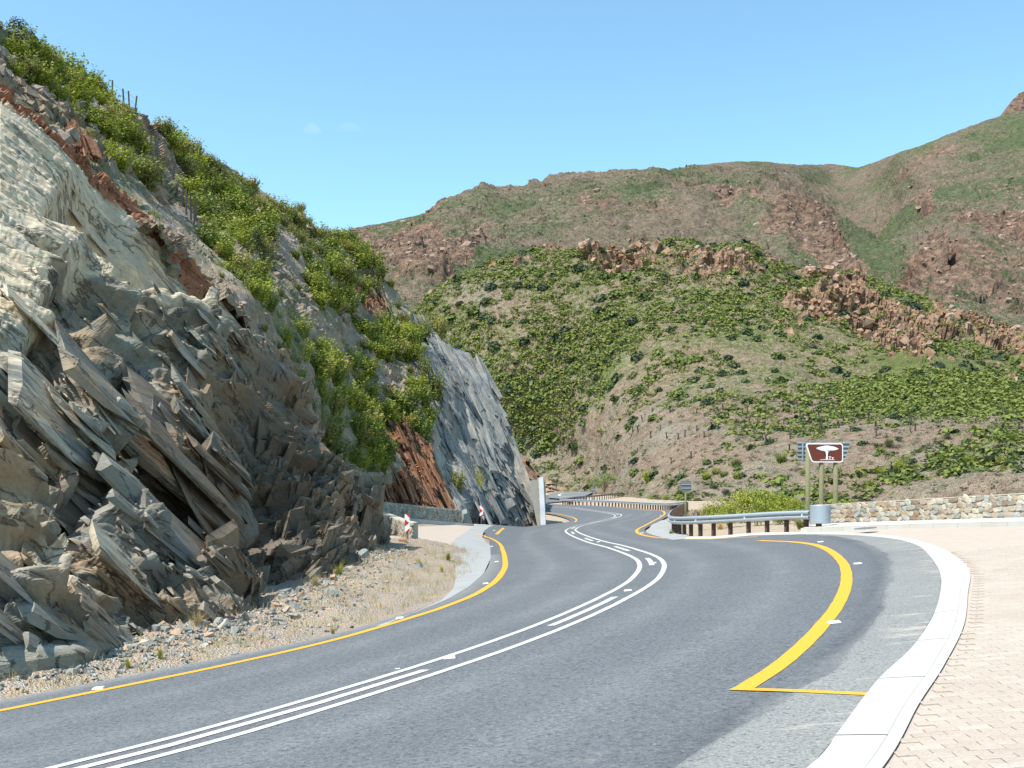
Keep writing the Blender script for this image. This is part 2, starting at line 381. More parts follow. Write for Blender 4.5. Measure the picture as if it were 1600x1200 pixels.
mats = dict(asphalt=asphalt(), white=paint('road_paint_white', (.52, .515, .49)), yellow=paint('road_paint_yellow', (.68, .345, .03)),
    kerb=concrete('kerb_concrete', (.405, .395, .365), (.475, .465, .43), (.36, .33, .28), .5),
    apron=concrete('apron_concrete', (.25, .26, .26), (.34, .35, .345), (.24, .19, .13), .45),
    pale=concrete('pale_concrete', (.40, .39, .36), (.47, .46, .425), (.38, .34, .28), .4),
    mortar=concrete('mortar', (.38, .335, .26), (.48, .43, .34), (.3, .25, .19), .35),
    rock=rock_mat(), slope=slope_mat(), slate=slate_mat(), hill=hill_mat('hill_scrub', 1.0, False), far=hill_mat('mountain_scrub', .42, True),
    gravel=gravel_mat(), stone=stone_mat('wall_stone'), stone2=stone_mat('facing_stone', True), paver=paver_mat(), farpaver=far_paver_mat(),
    galv=flat('galvanised_steel', (.42, .46, .49), .45, .55, .12, 3), rust=flat('rusty_timber', (.085, .05, .038), .85, 0, .35, 9, .3),
    pole=flat('treated_pole', (.165, .16, .085), .85, 0, .28, 5, .3), signback=flat('sign_back_grey', (.16, .17, .175), .6, .3, .15, 4),
    brown=flat('sign_brown', (.125, .024, .014), .45, 0, .05, 3), swhite=flat('sign_white', (.74, .74, .74), .5, 0, .04, 3),
    red=flat('sign_red', (.55, .02, .02), .45, 0, .06, 5), steel=flat('rusty_dropper', (.05, .045, .04), .7, .3, .3, 6),
    leaf=leaf_mat('spekboom_leaf', (.140, .190, .030), (.300, .350, .060)), olive=leaf_mat('olive_leaf', (.17, .19, .055), (.29, .29, .09)),
    dark=leaf_mat('dark_leaf', (.030, .050, .018), (.070, .098, .034), .15), grey=leaf_mat('grey_leaf', (.15, .155, .115), (.25, .24, .175), .2),
    yell=leaf_mat('yellow_leaf', (.27, .27, .035), (.40, .37, .06)), soft=leaf_mat('soft_leaf', (.11, .165, .06), (.19, .25, .10)),
    straw=leaf_mat('dry_grass', (.42, .32, .16), (.60, .49, .28), .3), twig=flat('twig', (.17, .13, .10), .9, 0, .3, 8),
    stones=stone_mat('loose_stone'), crest=None)
def crest_mat(far=False):
    M = Mat('crest_rock', .95, .05); n = M.noise(.5, 6, None, .7); n2 = M.noise(.25, 4); r = M.attr('tone')
    c = M.mix((.15, .085, .055), (.37, .225, .14), M.ramp(n, [(.3, 0), (.65, 1)])) if not far else M.mix((.13, .09, .07), (.32, .22, .16), n); c = M.mix(c, (.30, .25, .21), M.ramp(n2, [(.45, 0), (.65, .7)]))
    c = M.mix(c, M.mix(c, (.55, .5, .5), 1, 'MULTIPLY'), M.ramp(r, [(.35, 0), (.9, .95)])); return M.done(c, M.bump(n, .8, .2))
mats['crest'] = crest_mat(); mats['farrock'] = crest_mat(True)

# ------------------------------------------------------------------ sky extras: two faint cloud wisps as thin volumes
def cloud(u, v, Y, sx, sz, dens):
    bm = bmesh.new(); bmesh.ops.create_icosphere(bm, subdivisions=3, radius=1)
    for vt in bm.verts:
        n = math.sin(vt.co.x*3+vt.co.z*2)*.18; vt.co *= 1+n; vt.co.x *= sx; vt.co.y *= sx; vt.co.z *= sz
    me = bpy.data.meshes.new('cloud'); bm.to_mesh(me); bm.free()
    m = bpy.data.materials.new('cloud_vapour'); m.use_nodes = True; t = m.node_tree; t.nodes.remove(t.nodes['Principled BSDF'])
    pv = t.nodes.new('ShaderNodeVolumePrincipled'); pv.inputs['Density'].default_value = dens; pv.inputs['Color'].default_value = (1, .96, .96, 1)
    t.links.new(pv.outputs[0], t.nodes['Material Output'].inputs['Volume'])
    o = link('cloud', me, m); o.location = PX(u, v, Y); return o
tag(cloud(487, 202, 9000, 80, 45, .0011), 'faint pinkish wisp of cloud left of its even fainter neighbour', 'cloud')
tag(cloud(545, 199, 9000, 110, 26, .0006), 'thinner and fainter of the two cloud wisps, right one', 'cloud')

# ------------------------------------------------------------------ ground sheet
def build_ground():
    ys = np.unique(np.r_[np.arange(-6, 4, 1.0), np.arange(4, 30, .16), np.arange(30, 60, .4), np.arange(60, 140, 1.0), np.geomspace(140, 9000, 50)])
    xs = np.unique(np.r_[-np.geomspace(9000, 22, 26), np.arange(-20, -11, .5), np.arange(-11, 1, .16), np.arange(1, 30, .7), np.geomspace(30, 9000, 40)])
    Xg, Yg = np.meshgrid(xs, ys); X = Xg.ravel(); Y = Yg.ravel(); z = Z(X, Y)
    Le = np.interp(Y, [p[1] for p in LEFT_EDGE], [p[0] for p in LEFT_EDGE])
    out = np.clip(Le-.25-X, 0, 3)
    P = np.stack([X, Y, z*0], 1)
    nz = fbm(P*.9, 4, 5)*.10+np.abs(fbm(P*3.3, 3, 9))*.07
    mask = sm(.0, 1.4, out)*(Y < 44)*(X < 0)
    z = z-.05-.0007*np.clip(Y, 0, 150)+mask*(nz+.11)
    # the scree apron rises to the foot of the cutting
    z = z+.22*sm(1.2, 3.0, out)*(Y < 33)*(X < 0)
    sand = np.maximum(((X > 5) & (Y > 30)) | (Y > 85), 0).astype(float)*.9
    me = np_mesh('ground', np.stack([X, Y, z], 1), grid_faces(len(ys), len(xs)), True, {'sand': sand})
    tag(link('ground', me, mats['gravel']), kind='structure')
CEN = [(-12, 1.6), (-8, 4.3), (-5.2, 6.75), (-3.42, 8.5), (-2.24, 9.95), (-.44, 12.9), (1.02, 16.1), (2.36, 20), (3.07, 23), (3.58, 26.3), (3.8, 30), (3.74, 36.7), (3.52, 42), (3.42, 48), (3.40, 54), (3.46, 59), (3.66, 64), (4.3, 69.6), (5.3, 74.5), (6.6, 79), (8.0, 84.5), (9.5, 92.5), (10.45, 101), (10.7, 108), (10.3, 114.5), (8.7, 121.5), (6.6, 128), (4.2, 133.5), (1.5, 138.5), (-.5, 146), (.8, 155), (4.2, 164), (8.2, 176), (10.2, 196), (10.5, 214), (9.6, 232)]
LEDGE = [(-17, 4.2), (-12, 8.2), (-8.7, 10.9), (-6.42, 12.84), (-4.97, 14.3), (-3.11, 16.5), (-2.1, 18.9), (-1.3, 22), (-.98, 25.4), (-.78, 30), (-.76, 35), (-.86, 40), (-1.0, 46), (-1.2, 52), (-1.6, 58), (-2.1, 64), (-2.3, 74), (-1.6, 84), (2.6, 88), (4.7, 89), (5.3, 94), (5.6, 101), (5.5, 108), (4.6, 114), (2.4, 120), (.5, 126), (-2.3, 132), (-4.8, 140), (-4.3, 152), (-.5, 164), (4.0, 178), (6.2, 198), (6.5, 214), (5.4, 232)]
REDGE = [(-5, -1.5), (-1.5, 2.3), (.6, 4.7), (1.84, 6.36), (2.3, 7.2), (3.14, 8.8), (4.13, 10.48), (5.37, 12.96), (6.93, 16.56), (8.26, 20.22), (9.38, 23.78), (9.95, 27.02), (9.95, 30.4), (9.4, 33.2), (8.3, 35.6), (7.1, 37.6), (6.4, 40.2), (6.2, 44), (6.35, 48.5), (6.9, 53), (7.9, 58), (9.3, 65), (11.0, 73), (12.6, 81.5), (14.0, 90), (15.2, 99), (15.7, 108), (15.4, 118), (13.5, 128), (10, 136.5), (6.4, 143), (5.0, 150), (7.4, 160), (12, 174), (14.2, 196), (14.6, 214), (13.8, 232)]
LEFT_EDGE = sorted([p for p in LEDGE if p[1] < 60], key=lambda p: p[1])
build_ground()

def strip(name, A, B, cols, dz, mat, n=None, kind='structure', attrs=None, thick=0):
    """sheet lofted between two world polylines, laid on the ground"""
    n = n or int(max(plen(A), plen(B))/.5)+2
    A = catmull(A, n); B = catmull(B, n)
    t = np.linspace(0, 1, cols)[None, :, None]; P = A[:, None]*(1-t)+B[:, None]*t
    X, Y = P[..., 0].ravel(), P[..., 1].ravel()
    V = np.stack([X, Y, Z(X, Y)+dz], 1)
    at = attrs(np.tile(np.linspace(0, 1, cols), n), X, Y) if attrs else None
    me = np_mesh(name, V, grid_faces(n, cols), True, at)
    o = link(name, me, mat)
    if kind: o['kind'] = kind
    return o
def pstrip(name, A, B, n, m, dz, mat, attrs=None):
    """sheet between two traced polylines, each vertex dropped onto the ground"""
    A = resample(A, n); B = resample(B, n); t = np.linspace(0, 1, m)[None, :, None]
    P = A[:, None]*(1-t)+B[:, None]*t; q = solve(P[..., 0].ravel(), P[..., 1].ravel(), dz)
    o = link(name, np_mesh(name, q, grid_faces(n, m), True, attrs(q[:, 0], q[:, 1]) if attrs else None), mat); o['kind'] = 'structure'; return o

# ------------------------------------------------------------------ road
SEAM = catmull([(.2, 5.2), (1.4, 7.2), (3.0, 9.6), (4.6, 12.9), (6.35, 17.2), (8.2, 22.6), (9.3, 28.0), (9.6, 31), (9.2, 33.5)], 160)
def road_attrs(t, X, Y):
    sx = np.interp(Y, SEAM[:, 1], SEAM[:, 0]); d = X-sx; near = (Y < 33)
    worn = sm(-.06, .10, d)*near; seam = np.exp(-((d+.14)/.15)**2)*near*.8
    # left ravelled edge
    worn = np.maximum(worn, (1-sm(.0, .055, t))*(Y < 40)*.8)
    rx = np.interp(Y, [p[1] for p in REDGE[3:14]], [p[0] for p in REDGE[3:14]])
    dust = sm(-.75, -.05, X-rx)*near
    # ghost of a removed line across the mouth
    gx = np.interp(Y, [4, 6.0, 7.4, 8.8], [-3.2, -.7, .85, 1.95]); dust = np.maximum(dust, .45*np.exp(-((X-gx)/.10)**2)*(Y < 8.8))
    cx = np.interp(Y, C0_[:, 1], C0_[:, 0]); sl = np.abs(np.gradient(C0_[:, 0])/np.maximum(np.abs(np.gradient(C0_[:, 1])), 1e-3)); cs = 1/np.sqrt(1+np.interp(Y, C0_[:, 1], np.clip(sl, 0, 3))**2)
    dc = (X-cx)*cs; track = sum(np.exp(-((dc-o_)/.32)**2) for o_ in (-2.7, -1.05, 1.1, 2.8))*(Y < 100)
    return {'worn': worn, 'seam': seam, 'dust': dust, 'track': track}
def match(E, n): return catmull(E, n)
C0_ = catmull(CEN, 900)[:600]
NR = 620
road_o = strip('road', match(LEDGE, NR), match(REDGE, NR), 40, 0.0, mats['asphalt'], NR, attrs=road_attrs)

sj = SEAM+np.stack([fbm(np.stack([SEAM[:, 1]*1.5, SEAM[:, 0]*0, SEAM[:, 0]*0], 1), 3, 2)*.05, SEAM[:, 0]*0], 1)
def old_attrs(t, X, Y):
    a = road_attrs(t, X, Y); a['worn'] = np.ones_like(X); a['seam'] = .55*np.exp(-(t/.05)**2)+.35*np.clip(fbm(np.stack([X*.5, Y*.5, X*0], 1), 2, 6), 0, 1)*(Y > 17); a['track'] = X*0; return a
strip('old_surfacing', sj, np.array([(np.interp(y_, [p[1] for p in REDGE[2:14]], [p[0] for p in REDGE[2:14]])+.01, y_) for y_ in sj[:, 1]]), 26, .004, mats['asphalt'], 160, attrs=old_attrs)

def ribbon_mesh(P, w, dz, off=0.0, taper=True):
    P = np.asarray(P, float); d = np.gradient(P, axis=0); d /= np.linalg.norm(d, axis=1)[:, None]; nrm = np.stack([d[:, 1], -d[:, 0]], 1)
    jit = fbm(np.stack([P[:, 0]*3, P[:, 1]*3, P[:, 0]*0+off*9], 1), 2, 3)*.006
    A = P+nrm*(off-w/2+jit)[:, None] if np.ndim(off-w/2+jit) else P; B = P+nrm*(off+w/2+jit)[:, None]
    n = len(P); Q = np.stack([A, (A+B)/2, B], 1).reshape(-1, 2)
    return np.c_[Q, Z(Q[:, 0], Q[:, 1])+dz], grid_faces(n, 3)
def line(name, pts, w, mat, label, off=0.0, step=.3, dz=.006, group=None, smooth=True):
    P = catmull(pts, max(3, int(plen(pts)/step)+2)) if smooth else resample(pts, max(3, int(plen(pts)/step)+2))
    V, Fc = ribbon_mesh(P, w, dz, off); o = link(name, np_mesh(name, V, Fc, True), mats[mat])
    return tag(o, None, None, None, 'structure')
C0 = catmull(CEN, 900)
line('centre_line', C0, .118, 'white', '', -.30, smooth=False)
line('centre_line', C0, .118, 'white', '', .30, smooth=False)
# middle dashes
def arc(P):
    d = np.r_[0, np.cumsum(np.linalg.norm(np.diff(P, axis=0), axis=1))]; return d
dC = arc(C0)
def at_len(s0, s1, n=8):
    s = np.linspace(s0, s1, n); return np.stack([np.interp(s, dC, C0[:, k]) for k in (0, 1)], 1)
iY = lambda y: float(np.interp(y, C0[:500, 1], dC[:500]))
dash_rows = [(1.7, 11.75), (17.7, 19.95 )]
segs = [(iY(3), iY(11.9)), (iY(13.6+1.4), iY(18.4)), (iY(25.6), iY(28.6)), (iY(33.2), iY(37.2)), (iY(44), iY(48)), (iY(56), iY(60)), (iY(66), iY(70)), (iY(76), iY(80)), (iY(88), iY(92)), (iY(100), iY(104))]
for a, b in segs: line('centre_dash', at_len(a, b), .13, 'white', '', 0.0, smooth=False)
LY = [(-14.5, 3.8), (-10.4, 7.7), (-7.7, 10.25), (-5.97, 11.94), (-5.0, 12.95), (-3.97, 14.1), (-2.76, 15.9), (-1.66, 18.6), (-1.12, 20.4), (-.72, 22.4), (-.40, 25.5), (-.22, 30.5), (-.25, 36), (-.36, 42), (-.56, 48), (-1.1, 51.8), (-1.9, 54.3)]
line('edge_line', LY, .17, 'yellow', '')
ln = solve([776, 787], [835, 825]); line('edge_line', [ln[0][:2], ln[1][:2]], .17, 'yellow', '', smooth=False)
RYp = [(2.03, 9.0), (2.73, 10.22), (3.69, 12.25), (4.75, 14.8), (5.85, 17.9), (6.75, 20.9), (7.55, 24.2), (8.05, 27.1), (8.1, 29.4), (7.7, 32)]
line('edge_line', RYp, .19, 'yellow', '')
line('edge_line', [(1.93, 9.03), (2.25, 8.80), (2.88, 8.28)], .10, 'yellow', '', dz=.010, smooth=False)
line('edge_line', [(8.2, 34.2), (6.9, 36.2), (6.05, 39.3), (5.75, 43), (5.9, 48), (6.5, 53), (7.5, 58), (8.9, 65), (10.5, 73), (12.1, 81.5), (13.4, 90), (14.5, 99), (15.0, 108), (14.7, 117.5), (12.9, 127)], .15, 'yellow', '')
line('edge_line', [(5.3, 86.5), (5.7, 91), (6.1, 97), (6.35, 103), (6.2, 109), (5.2, 114.6), (3.2, 120.6), (1.2, 126.5), (-1.6, 132)], .15, 'yellow', '')
# the road's last loop, seen beyond the second barrier
pstrip('far_road', [(857, 771), (875, 769.4), (900, 768.6), (930, 768)], [(857, 777.6), (872, 779), (890, 779), (915, 774.5)], 24, 8, .25, mats['asphalt'], lambda X, Y: {'worn': X*0+.5, 'seam': X*0, 'dust': X*0})
fl = solve([932, 900, 880, 873.5, 878, 895, 905], [769.6, 770.4, 771.6, 774, 776, 777.3, 777.2], .25)
V, Fc = ribbon_mesh(catmull(fl[:, :2], 60), .5, .32); tag(link('centre_line', np_mesh('far_centre_line', V, Fc, True), mats['white']), kind='structure')

# concrete edge band (flush) along the right lay-by, with joints: each slab is a part
kin = catmull(REDGE[1:15], 400); ko = catmull([(-1.15, 2.0), (.98, 4.45), (2.14, 6.2), (3.0, 7.8), (3.78, 9.2), (4.93, 11.4), (6.22, 14.2), (7.28, 16.5), (8.12, 18.7), (9.08, 21.8), (9.8, 24.8), (10.28, 28.2), (10.25, 31), (9.72, 33.6), (8.5, 36.1)], 400)
kb = empty('kerb_band', g3(3, 8)); kb['kind'] = 'structure'
cuts = np.linspace(0, 399, 19).astype(int)
def rel(V, o): return np.asarray(V)-np.array(o.location)
for a, b in zip(cuts[:-1], cuts[1:]):
    n = 12; i = np.linspace(a+.10, b-.10, n); A = np.stack([np.interp(i, np.arange(400), kin[:, k]) for k in (0, 1)], 1); B = np.stack([np.interp(i, np.arange(400), ko[:, k]) for k in (0, 1)], 1)
    A[:, :] += (B-A)*.01
    zt = .018; rows = []
    for t, dz in ((0, -.05), (0, zt-.006), (.02, zt), (.5, zt+.002), (.98, zt), (1, zt-.006), (1, -.05)):
        q = A*(1-t)+B*t; rows.append(np.c_[q, Z(q[:, 0], q[:, 1])+dz])
    V = np.stack(rows, 1).reshape(-1, 3); me = np_mesh('kerb_slab', rel(V, kb), grid_faces(n, 7)); link('kerb_slab', me, mats['kerb'], kb)

# ------------------------------------------------------------------ right lay-by paving
RW = [(11.1, 37.3), (11.75, 35.6), (12.6, 33.4), (13.5, 31.0), (14.35, 28.6), (15.4, 25.2), (16.3, 21.5)]
outer = [(-1.05, 1.9), (1.04, 4.4), (2.2, 6.15), (3.06, 7.75), (3.84, 9.15), (5.0, 11.35), (6.28, 14.1), (7.34, 16.4), (8.2, 18.7), (9.15, 21.7), (9.87, 24.8), (10.35, 28.2), (10.32, 31), (9.8, 33.7)]
gut = catmull(outer, 200)
strip('paving_bed', ko[20:380], catmull([(8, 0), (12, 6), (15, 14), (16, 22), (15.2, 25.5), (14.0, 28.5), (12.6, 31.5), (11.4, 33.5), (10.4, 34.6)], 360), 14, -.006, mats['farpaver'], 200)
V = np.concatenate([np.c_[ko[20:380], Z(ko[20:380, 0], ko[20:380, 1])+.014][:, None], np.c_[ko[20:380]+np.array([.09, -.03]), Z(ko[20:380, 0]+.09, ko[20:380, 1]-.03)+.012][:, None]], 1).reshape(-1, 3)
tag(link('channel_joint', np_mesh('channel_joint', V, grid_faces(360, 2)), mats['pale']), kind='structure')
def brick_proto(i, L=.212, Wd=.100, h=.009):
    r = random.Random(i); x, y = L/2, Wd/2; c = .004
    V = [(-x, -y, -.02), (x, -y, -.02), (x, y, -.02), (-x, y, -.02), (-x, -y, h-c), (x, -y, h-c), (x, y, h-c), (-x, y, h-c)]
    V += [(-x+c, -y+c, h+r.uniform(-.001, .001)), (x-c, -y+c, h+r.uniform(-.001, .001)), (x-c, y-c, h+r.uniform(-.001, .001)), (-x+c, y-c, h+r.uniform(-.001, .001))]
    Fc = [(0, 1, 5, 4), (1, 2, 6, 5), (2, 3, 7, 6), (3, 0, 4, 7), (4, 5, 9, 8), (5, 6, 10, 9), (6, 7, 11, 10), (7, 4, 8, 11), (8, 9, 10, 11)]
    return np.array(V), np.array(Fc)
def build_pavers():
    pv = empty('lay_by_paving', g3(4, 6)); pv['kind'] = 'structure'
    protos = []
    for k in range(5):
        V, Fc = brick_proto(k); protos.append(np_mesh('paving_brick', V, Fc, False, {'tone': np.zeros(len(V))}))
    ang = math.radians(-6); ca, sa = math.cos(ang), math.sin(ang); cells = []
    for j in range(0, 250):
        for i in range(-40, 60):
            a, b = i*.218+(j % 2)*.109, j*.106
            x, y = ca*a-sa*b+2.6, sa*a+ca*b+4.0
            if y < 3.6 or y > 21: continue
            bx = np.interp(y, gut[:, 1], gut[:, 0])+.12
            if x < bx or x > y*.5+.6 or x > 15: continue
            cells.append((x, y))
    cells.sort(key=lambda p: p[1] if p[1] > 5.5 else 99)
    mat = mats['paver']
    for p in protos: p.materials.append(mat)
    for k, (x, y) in enumerate(cells[:290]):
        o = bpy.data.objects.new('brick', protos[k % 5]); COL.objects.link(o); o.parent = pv
        o.location = rel(g3(x, y, random.uniform(-.002, .002)), pv); o.rotation_euler = (math.radians(-1.5)+random.gauss(0, .004), -math.atan(.097)+random.gauss(0, .004), ang+random.gauss(0, .004))
    rest = cells[290:]; V0, F0 = brick_proto(0); n = len(rest); P = np.array(rest)
    T = np.zeros((n, len(V0), 3)); T[..., 0] = P[:, 0, None]+ca*V0[:, 0]-sa*V0[:, 1]; T[..., 1] = P[:, 1, None]+sa*V0[:, 0]+ca*V0[:, 1]
    T[..., 2] = Z(T[..., 0].ravel(), T[..., 1].ravel()).reshape(n, -1)+V0[:, 2]+rng.normal(0, .0015, (n, 1))
    Fc = (F0[None]+(np.arange(n)*len(V0))[:, None, None]).reshape(-1, 4)
    me = np_mesh('brick_field', rel(T.reshape(-1, 3), pv), Fc, False, {'tone': np.repeat(rng.random(n), len(V0))})
    o = link('brick_field', me, mat, pv); o['kind'] = 'stuff'
build_pavers()

# raised footway in front of the right wall: slab + kerb stones
def box_along(P, w0, w1, z0, z1, n):
    """prism following polyline P; w0,w1 lateral offsets; z over the ground"""
    P = resample(P, n); d = np.gradient(P, axis=0); d /= np.linalg.norm(d, axis=1)[:, None]; nr = np.stack([d[:, 1], -d[:, 0]], 1)
    rows = []
    for o_, z_ in ((w0, z0), (w0, z1), (w1, z1), (w1, z0)):
        q = P+nr*o_; base = Z(P[:, 0], P[:, 1]); rows.append(np.c_[q, base+z_])
    V = np.stack(rows, 1).reshape(-1, 3); Fc = []
    for i in range(n-1):
        for k in range(4):
            a = i*4+k; b = i*4+(k+1) % 4; Fc.append((a, b, b+4, a+4))
    Fc.append((0, 3, 2, 1)); e = (n-1)*4; Fc.append((e, e+1, e+2, e+3))
    return V, np.array(Fc)
FW = [(9.75, 34.6), (10.9, 32.6), (11.9, 30.5), (12.75, 28.4), (13.75, 25.0), (14.7, 21.0)]     # kerb line, seen edge
fwp = catmull(FW, 80); rwp = catmull(RW, 80)
o = strip('footway', fwp, rwp+np.array([.1, .0]), 5, .125, mats['pale'], 80)
ks = empty('footway_kerb', g3(11.9, 30.5)); tag(ks, 'pale raised kerb in front of the right hand stone wall', 'kerb')
for i in range(16):
    seg = resample(fwp, 16*6+1)[i*6:i*6+7]; seg = resample(seg, 7); seg[0] += (seg[1]-seg[0])*.03; seg[-1] += (seg[-2]-seg[-1])*.03
    V, Fc = box_along(seg, -.002, -.16, -.06, .135, 5); V[:, :] = rel(V, ks); link('kerb_stone', np_mesh('kerb_stone', V, Fc), mats['kerb'], ks)
bm = bmesh.new(); bmesh.ops.create_circle(bm, cap_ends=True, segments=28, radius=.33)
r = bmesh.ops.extrude_face_region(bm, geom=bm.faces[:]); bmesh.ops.translate(bm, vec=(0, 0, .012), verts=[e for e in r['geom'] if isinstance(e, bmesh.types.BMVert)])
me = bpy.data.meshes.new('drain_cover'); bm.to_mesh(me); bm.free(); dr = link('drain_cover', me, mats['signback']); dr.location = g3(12.05, 34.0, .128); dr.rotation_euler = (0, -.097, 0)
dr.location = solve(1352, 825.6, .13)[0]; tag(dr, 'round dark drain cover set in the pale footway before the wall', 'drain cover')

# ------------------------------------------------------------------ stone walls
def stone_proto(i):
    r = random.Random(i*7+1); n = 8; ring = []
    for k in range(n):
        a = 2*math.pi*(k+r.uniform(-.22, .22))/n; rad = r.uniform(.80, 1.12)
        x = max(-.5, min(.5, .66*rad*math.cos(a))); z = max(-.5, min(.5, .66*rad*math.sin(a))); ring.append((x, z))
    V = [(x, .5, z) for x, z in ring]+[(x*.97, -.25+r.uniform(-.08, .08), z*.97) for x, z in ring]+[(x*.84, -.5+r.uniform(-.22, .16), z*.82) for x, z in ring]
    V.append((r.uniform(-.1, .1), -.55+r.uniform(-.12, .1), r.uniform(-.1, .1)))
    Fc = []
    for k in range(n):
        b = (k+1) % n; Fc += [(k, b, n+b), (k, n+b, n+k), (n+k, n+b, 2*n+b), (n+k, 2*n+b, 2*n+k), (2*n+k, 2*n+b, 3*n)]
    return np.array(V), np.array(Fc)
SP = [stone_proto(i) for i in range(12)]
SM = []
for k, (V, Fc) in enumerate(SP):
    me = np_mesh('stone', V, Fc); me.materials.append(mats['stone']); SM.append(me)
def stone_wall(name, path, h, th, base, label, cat, sw=.26, sh=.155, parts=True, coping=True, hfun=None):
    """path runs so that the seen face is at lateral offset 0 and the body behind it (offset -th)"""
    root = empty(name, (*path[0], float(Z(*path[0])))); tag(root, label, cat)
    P = resample(path, 120); L = plen(P); d = arc(P)
    V, Fc = box_along(P, 0, -th, -.3, base+h, 60); link('mortar_core', np_mesh('mortar_core', rel(V, root), Fc), mats['mortar'], root)
    if coping:
        V, Fc = box_along(P, .02, -th-.02, base+h+.003, base+h+.035, 60); link('coping', np_mesh('coping', rel(V, root), Fc), mats['mortar'], root)
    rows = max(3, round(h/sh)); stones = []
    for j in range(rows):
        s = random.uniform(0, sw*.5)-sw*.3
        while s < L:
            w = sw*random.uniform(.55, 1.5); c = s+w/2
            if 0.02 < c-w/2 and c+w/2 < L: stones.append((c, base+(j+.5+random.uniform(-.18, .18))*h/rows, w, h/rows*random.uniform(.78, 1.12)))
            s += w*.98
    allV, allF, nb = [], [], 0
    for k, (c, zc, w, hh) in enumerate(stones):
        x, y = np.interp(c, d, P[:, 0]), np.interp(c, d, P[:, 1]); x2, y2 = np.interp(c+.05, d, P[:, 0]), np.interp(c+.05, d, P[:, 1])
        ang = math.atan2(y2-y, x2-x); face = ang+math.pi      # local -Y must point to the seen side
        nx, ny = math.sin(ang), -math.cos(ang)
        zc = min(zc, base+h-hh*.42); loc = np.array([x+nx*.012, y+ny*.012, float(Z(x, y))+zc]); tilt = random.gauss(0, .26)
        sc = (w*1.05, .075, hh*1.12)
        if parts:
            o = bpy.data.objects.new('stone', SM[random.randrange(12)]); COL.objects.link(o); o.parent = root
            o.location = rel(loc, root); o.rotation_euler = (0, tilt, ang); o.scale = sc
        else:
            v, f = SP[random.randrange(12)]; R = Matrix.Rotation(ang, 3, 'Z') @ Matrix.Rotation(tilt, 3, 'Y'); q = (v*np.array(sc)) @ np.array(R).T+loc
            allV.append(q); allF.append(f+nb); nb += len(v)
    if not parts:
        o = link('stone_facing', np_mesh('stone_facing', rel(np.vstack(allV), root), np.vstack(allF)), mats['stone2'], root); o['kind'] = 'stuff'
    return root
rw = stone_wall('stone_wall', resample(rwp, 100), .64, .42, .125, 'long low rubble stone wall to the right of the brown sign', 'stone wall', .27, .15)
pw = solve([722, 680, 630, 572, 540], [816, 818, 820.5, 824, 827]); pw[:, 1] = pw[:, 1]
A0, B0 = pw[-1][:2], pw[0][:2]
lw = stone_wall('stone_wall', resample([PX(535, 827, 61)[:2], PX(572, 824, 63)[:2], PX(650, 819, 66)[:2], PX(722, 815, 70)[:2]], 40), .98, .4, -.02, 'long low stone wall along the back of the left lay-by', 'stone wall', .30, .17, False)
lw2 = stone_wall('stone_wall', resample([PX(560, 830, 53)[:2], PX(598, 838, 49.5)[:2], PX(626, 848, 45.0)[:2], PX(645, 850, 44.0)[:2], PX(645.5, 850, 44.5)[:2]], 60), .74, .4, -.02, 'short end of stone wall behind the nearer chevron marker', 'stone wall', .26, .16, False, False)

# ------------------------------------------------------------------ left lay-by
pstrip('lay_by_apron', [(600, 976.5), (650, 956.5), (700, 936), (733, 916.5), (755, 897), (767, 872), (766, 852), (758, 846), (753, 838), (757, 829), (766, 822.5), (778, 819.5)],
       [(585, 978.5), (640, 960), (688, 938.5), (708, 920), (713, 900), (710, 875), (706, 858), (700, 848), (712, 840), (726, 832), (738, 824), (744, 819)], 60, 8, .006, mats['apron'])
pstrip('lay_by', [(706, 850), (713, 841), (727, 832), (741, 822.5), (746, 818.5)], [(645, 853), (600, 846), (560, 838), (550, 832), (540, 828)], 24, 16, .008, mats['farpaver'])
V, Fc = box_along([PX(735, 817.5, 68.5)[:2], PX(690, 818.5, 66.2)[:2], PX(640, 821, 64)[:2], PX(575, 826, 61)[:2]], 0, -.3, -.1, .14, 20)
tag(link('lay_by_kerb', np_mesh('lay_by_kerb', V, Fc), mats['kerb']), 'pale kerb at the foot of the left lay-by wall', 'kerb')
pstrip('cobble_edge', [(645, 853), (690, 857), (704, 862)], [(650, 848.5), (690, 849.5), (706, 850)], 12, 4, .012, mats['pale'])
pstrip('shoulder_slab', [(1010, 832), (1018, 820), (1035, 812), (1046, 815)], [(1020, 836), (1050, 843.5), (1070, 842), (1075, 835)], 14, 6, .008, mats['apron'])
pstrip('road_verge', [(1262, 835), (1180, 836), (1110, 842.5), (1066, 842.5)], [(1262, 831), (1180, 832), (1115, 838), (1066, 838)], 14, 4, .004, mats['pale'])

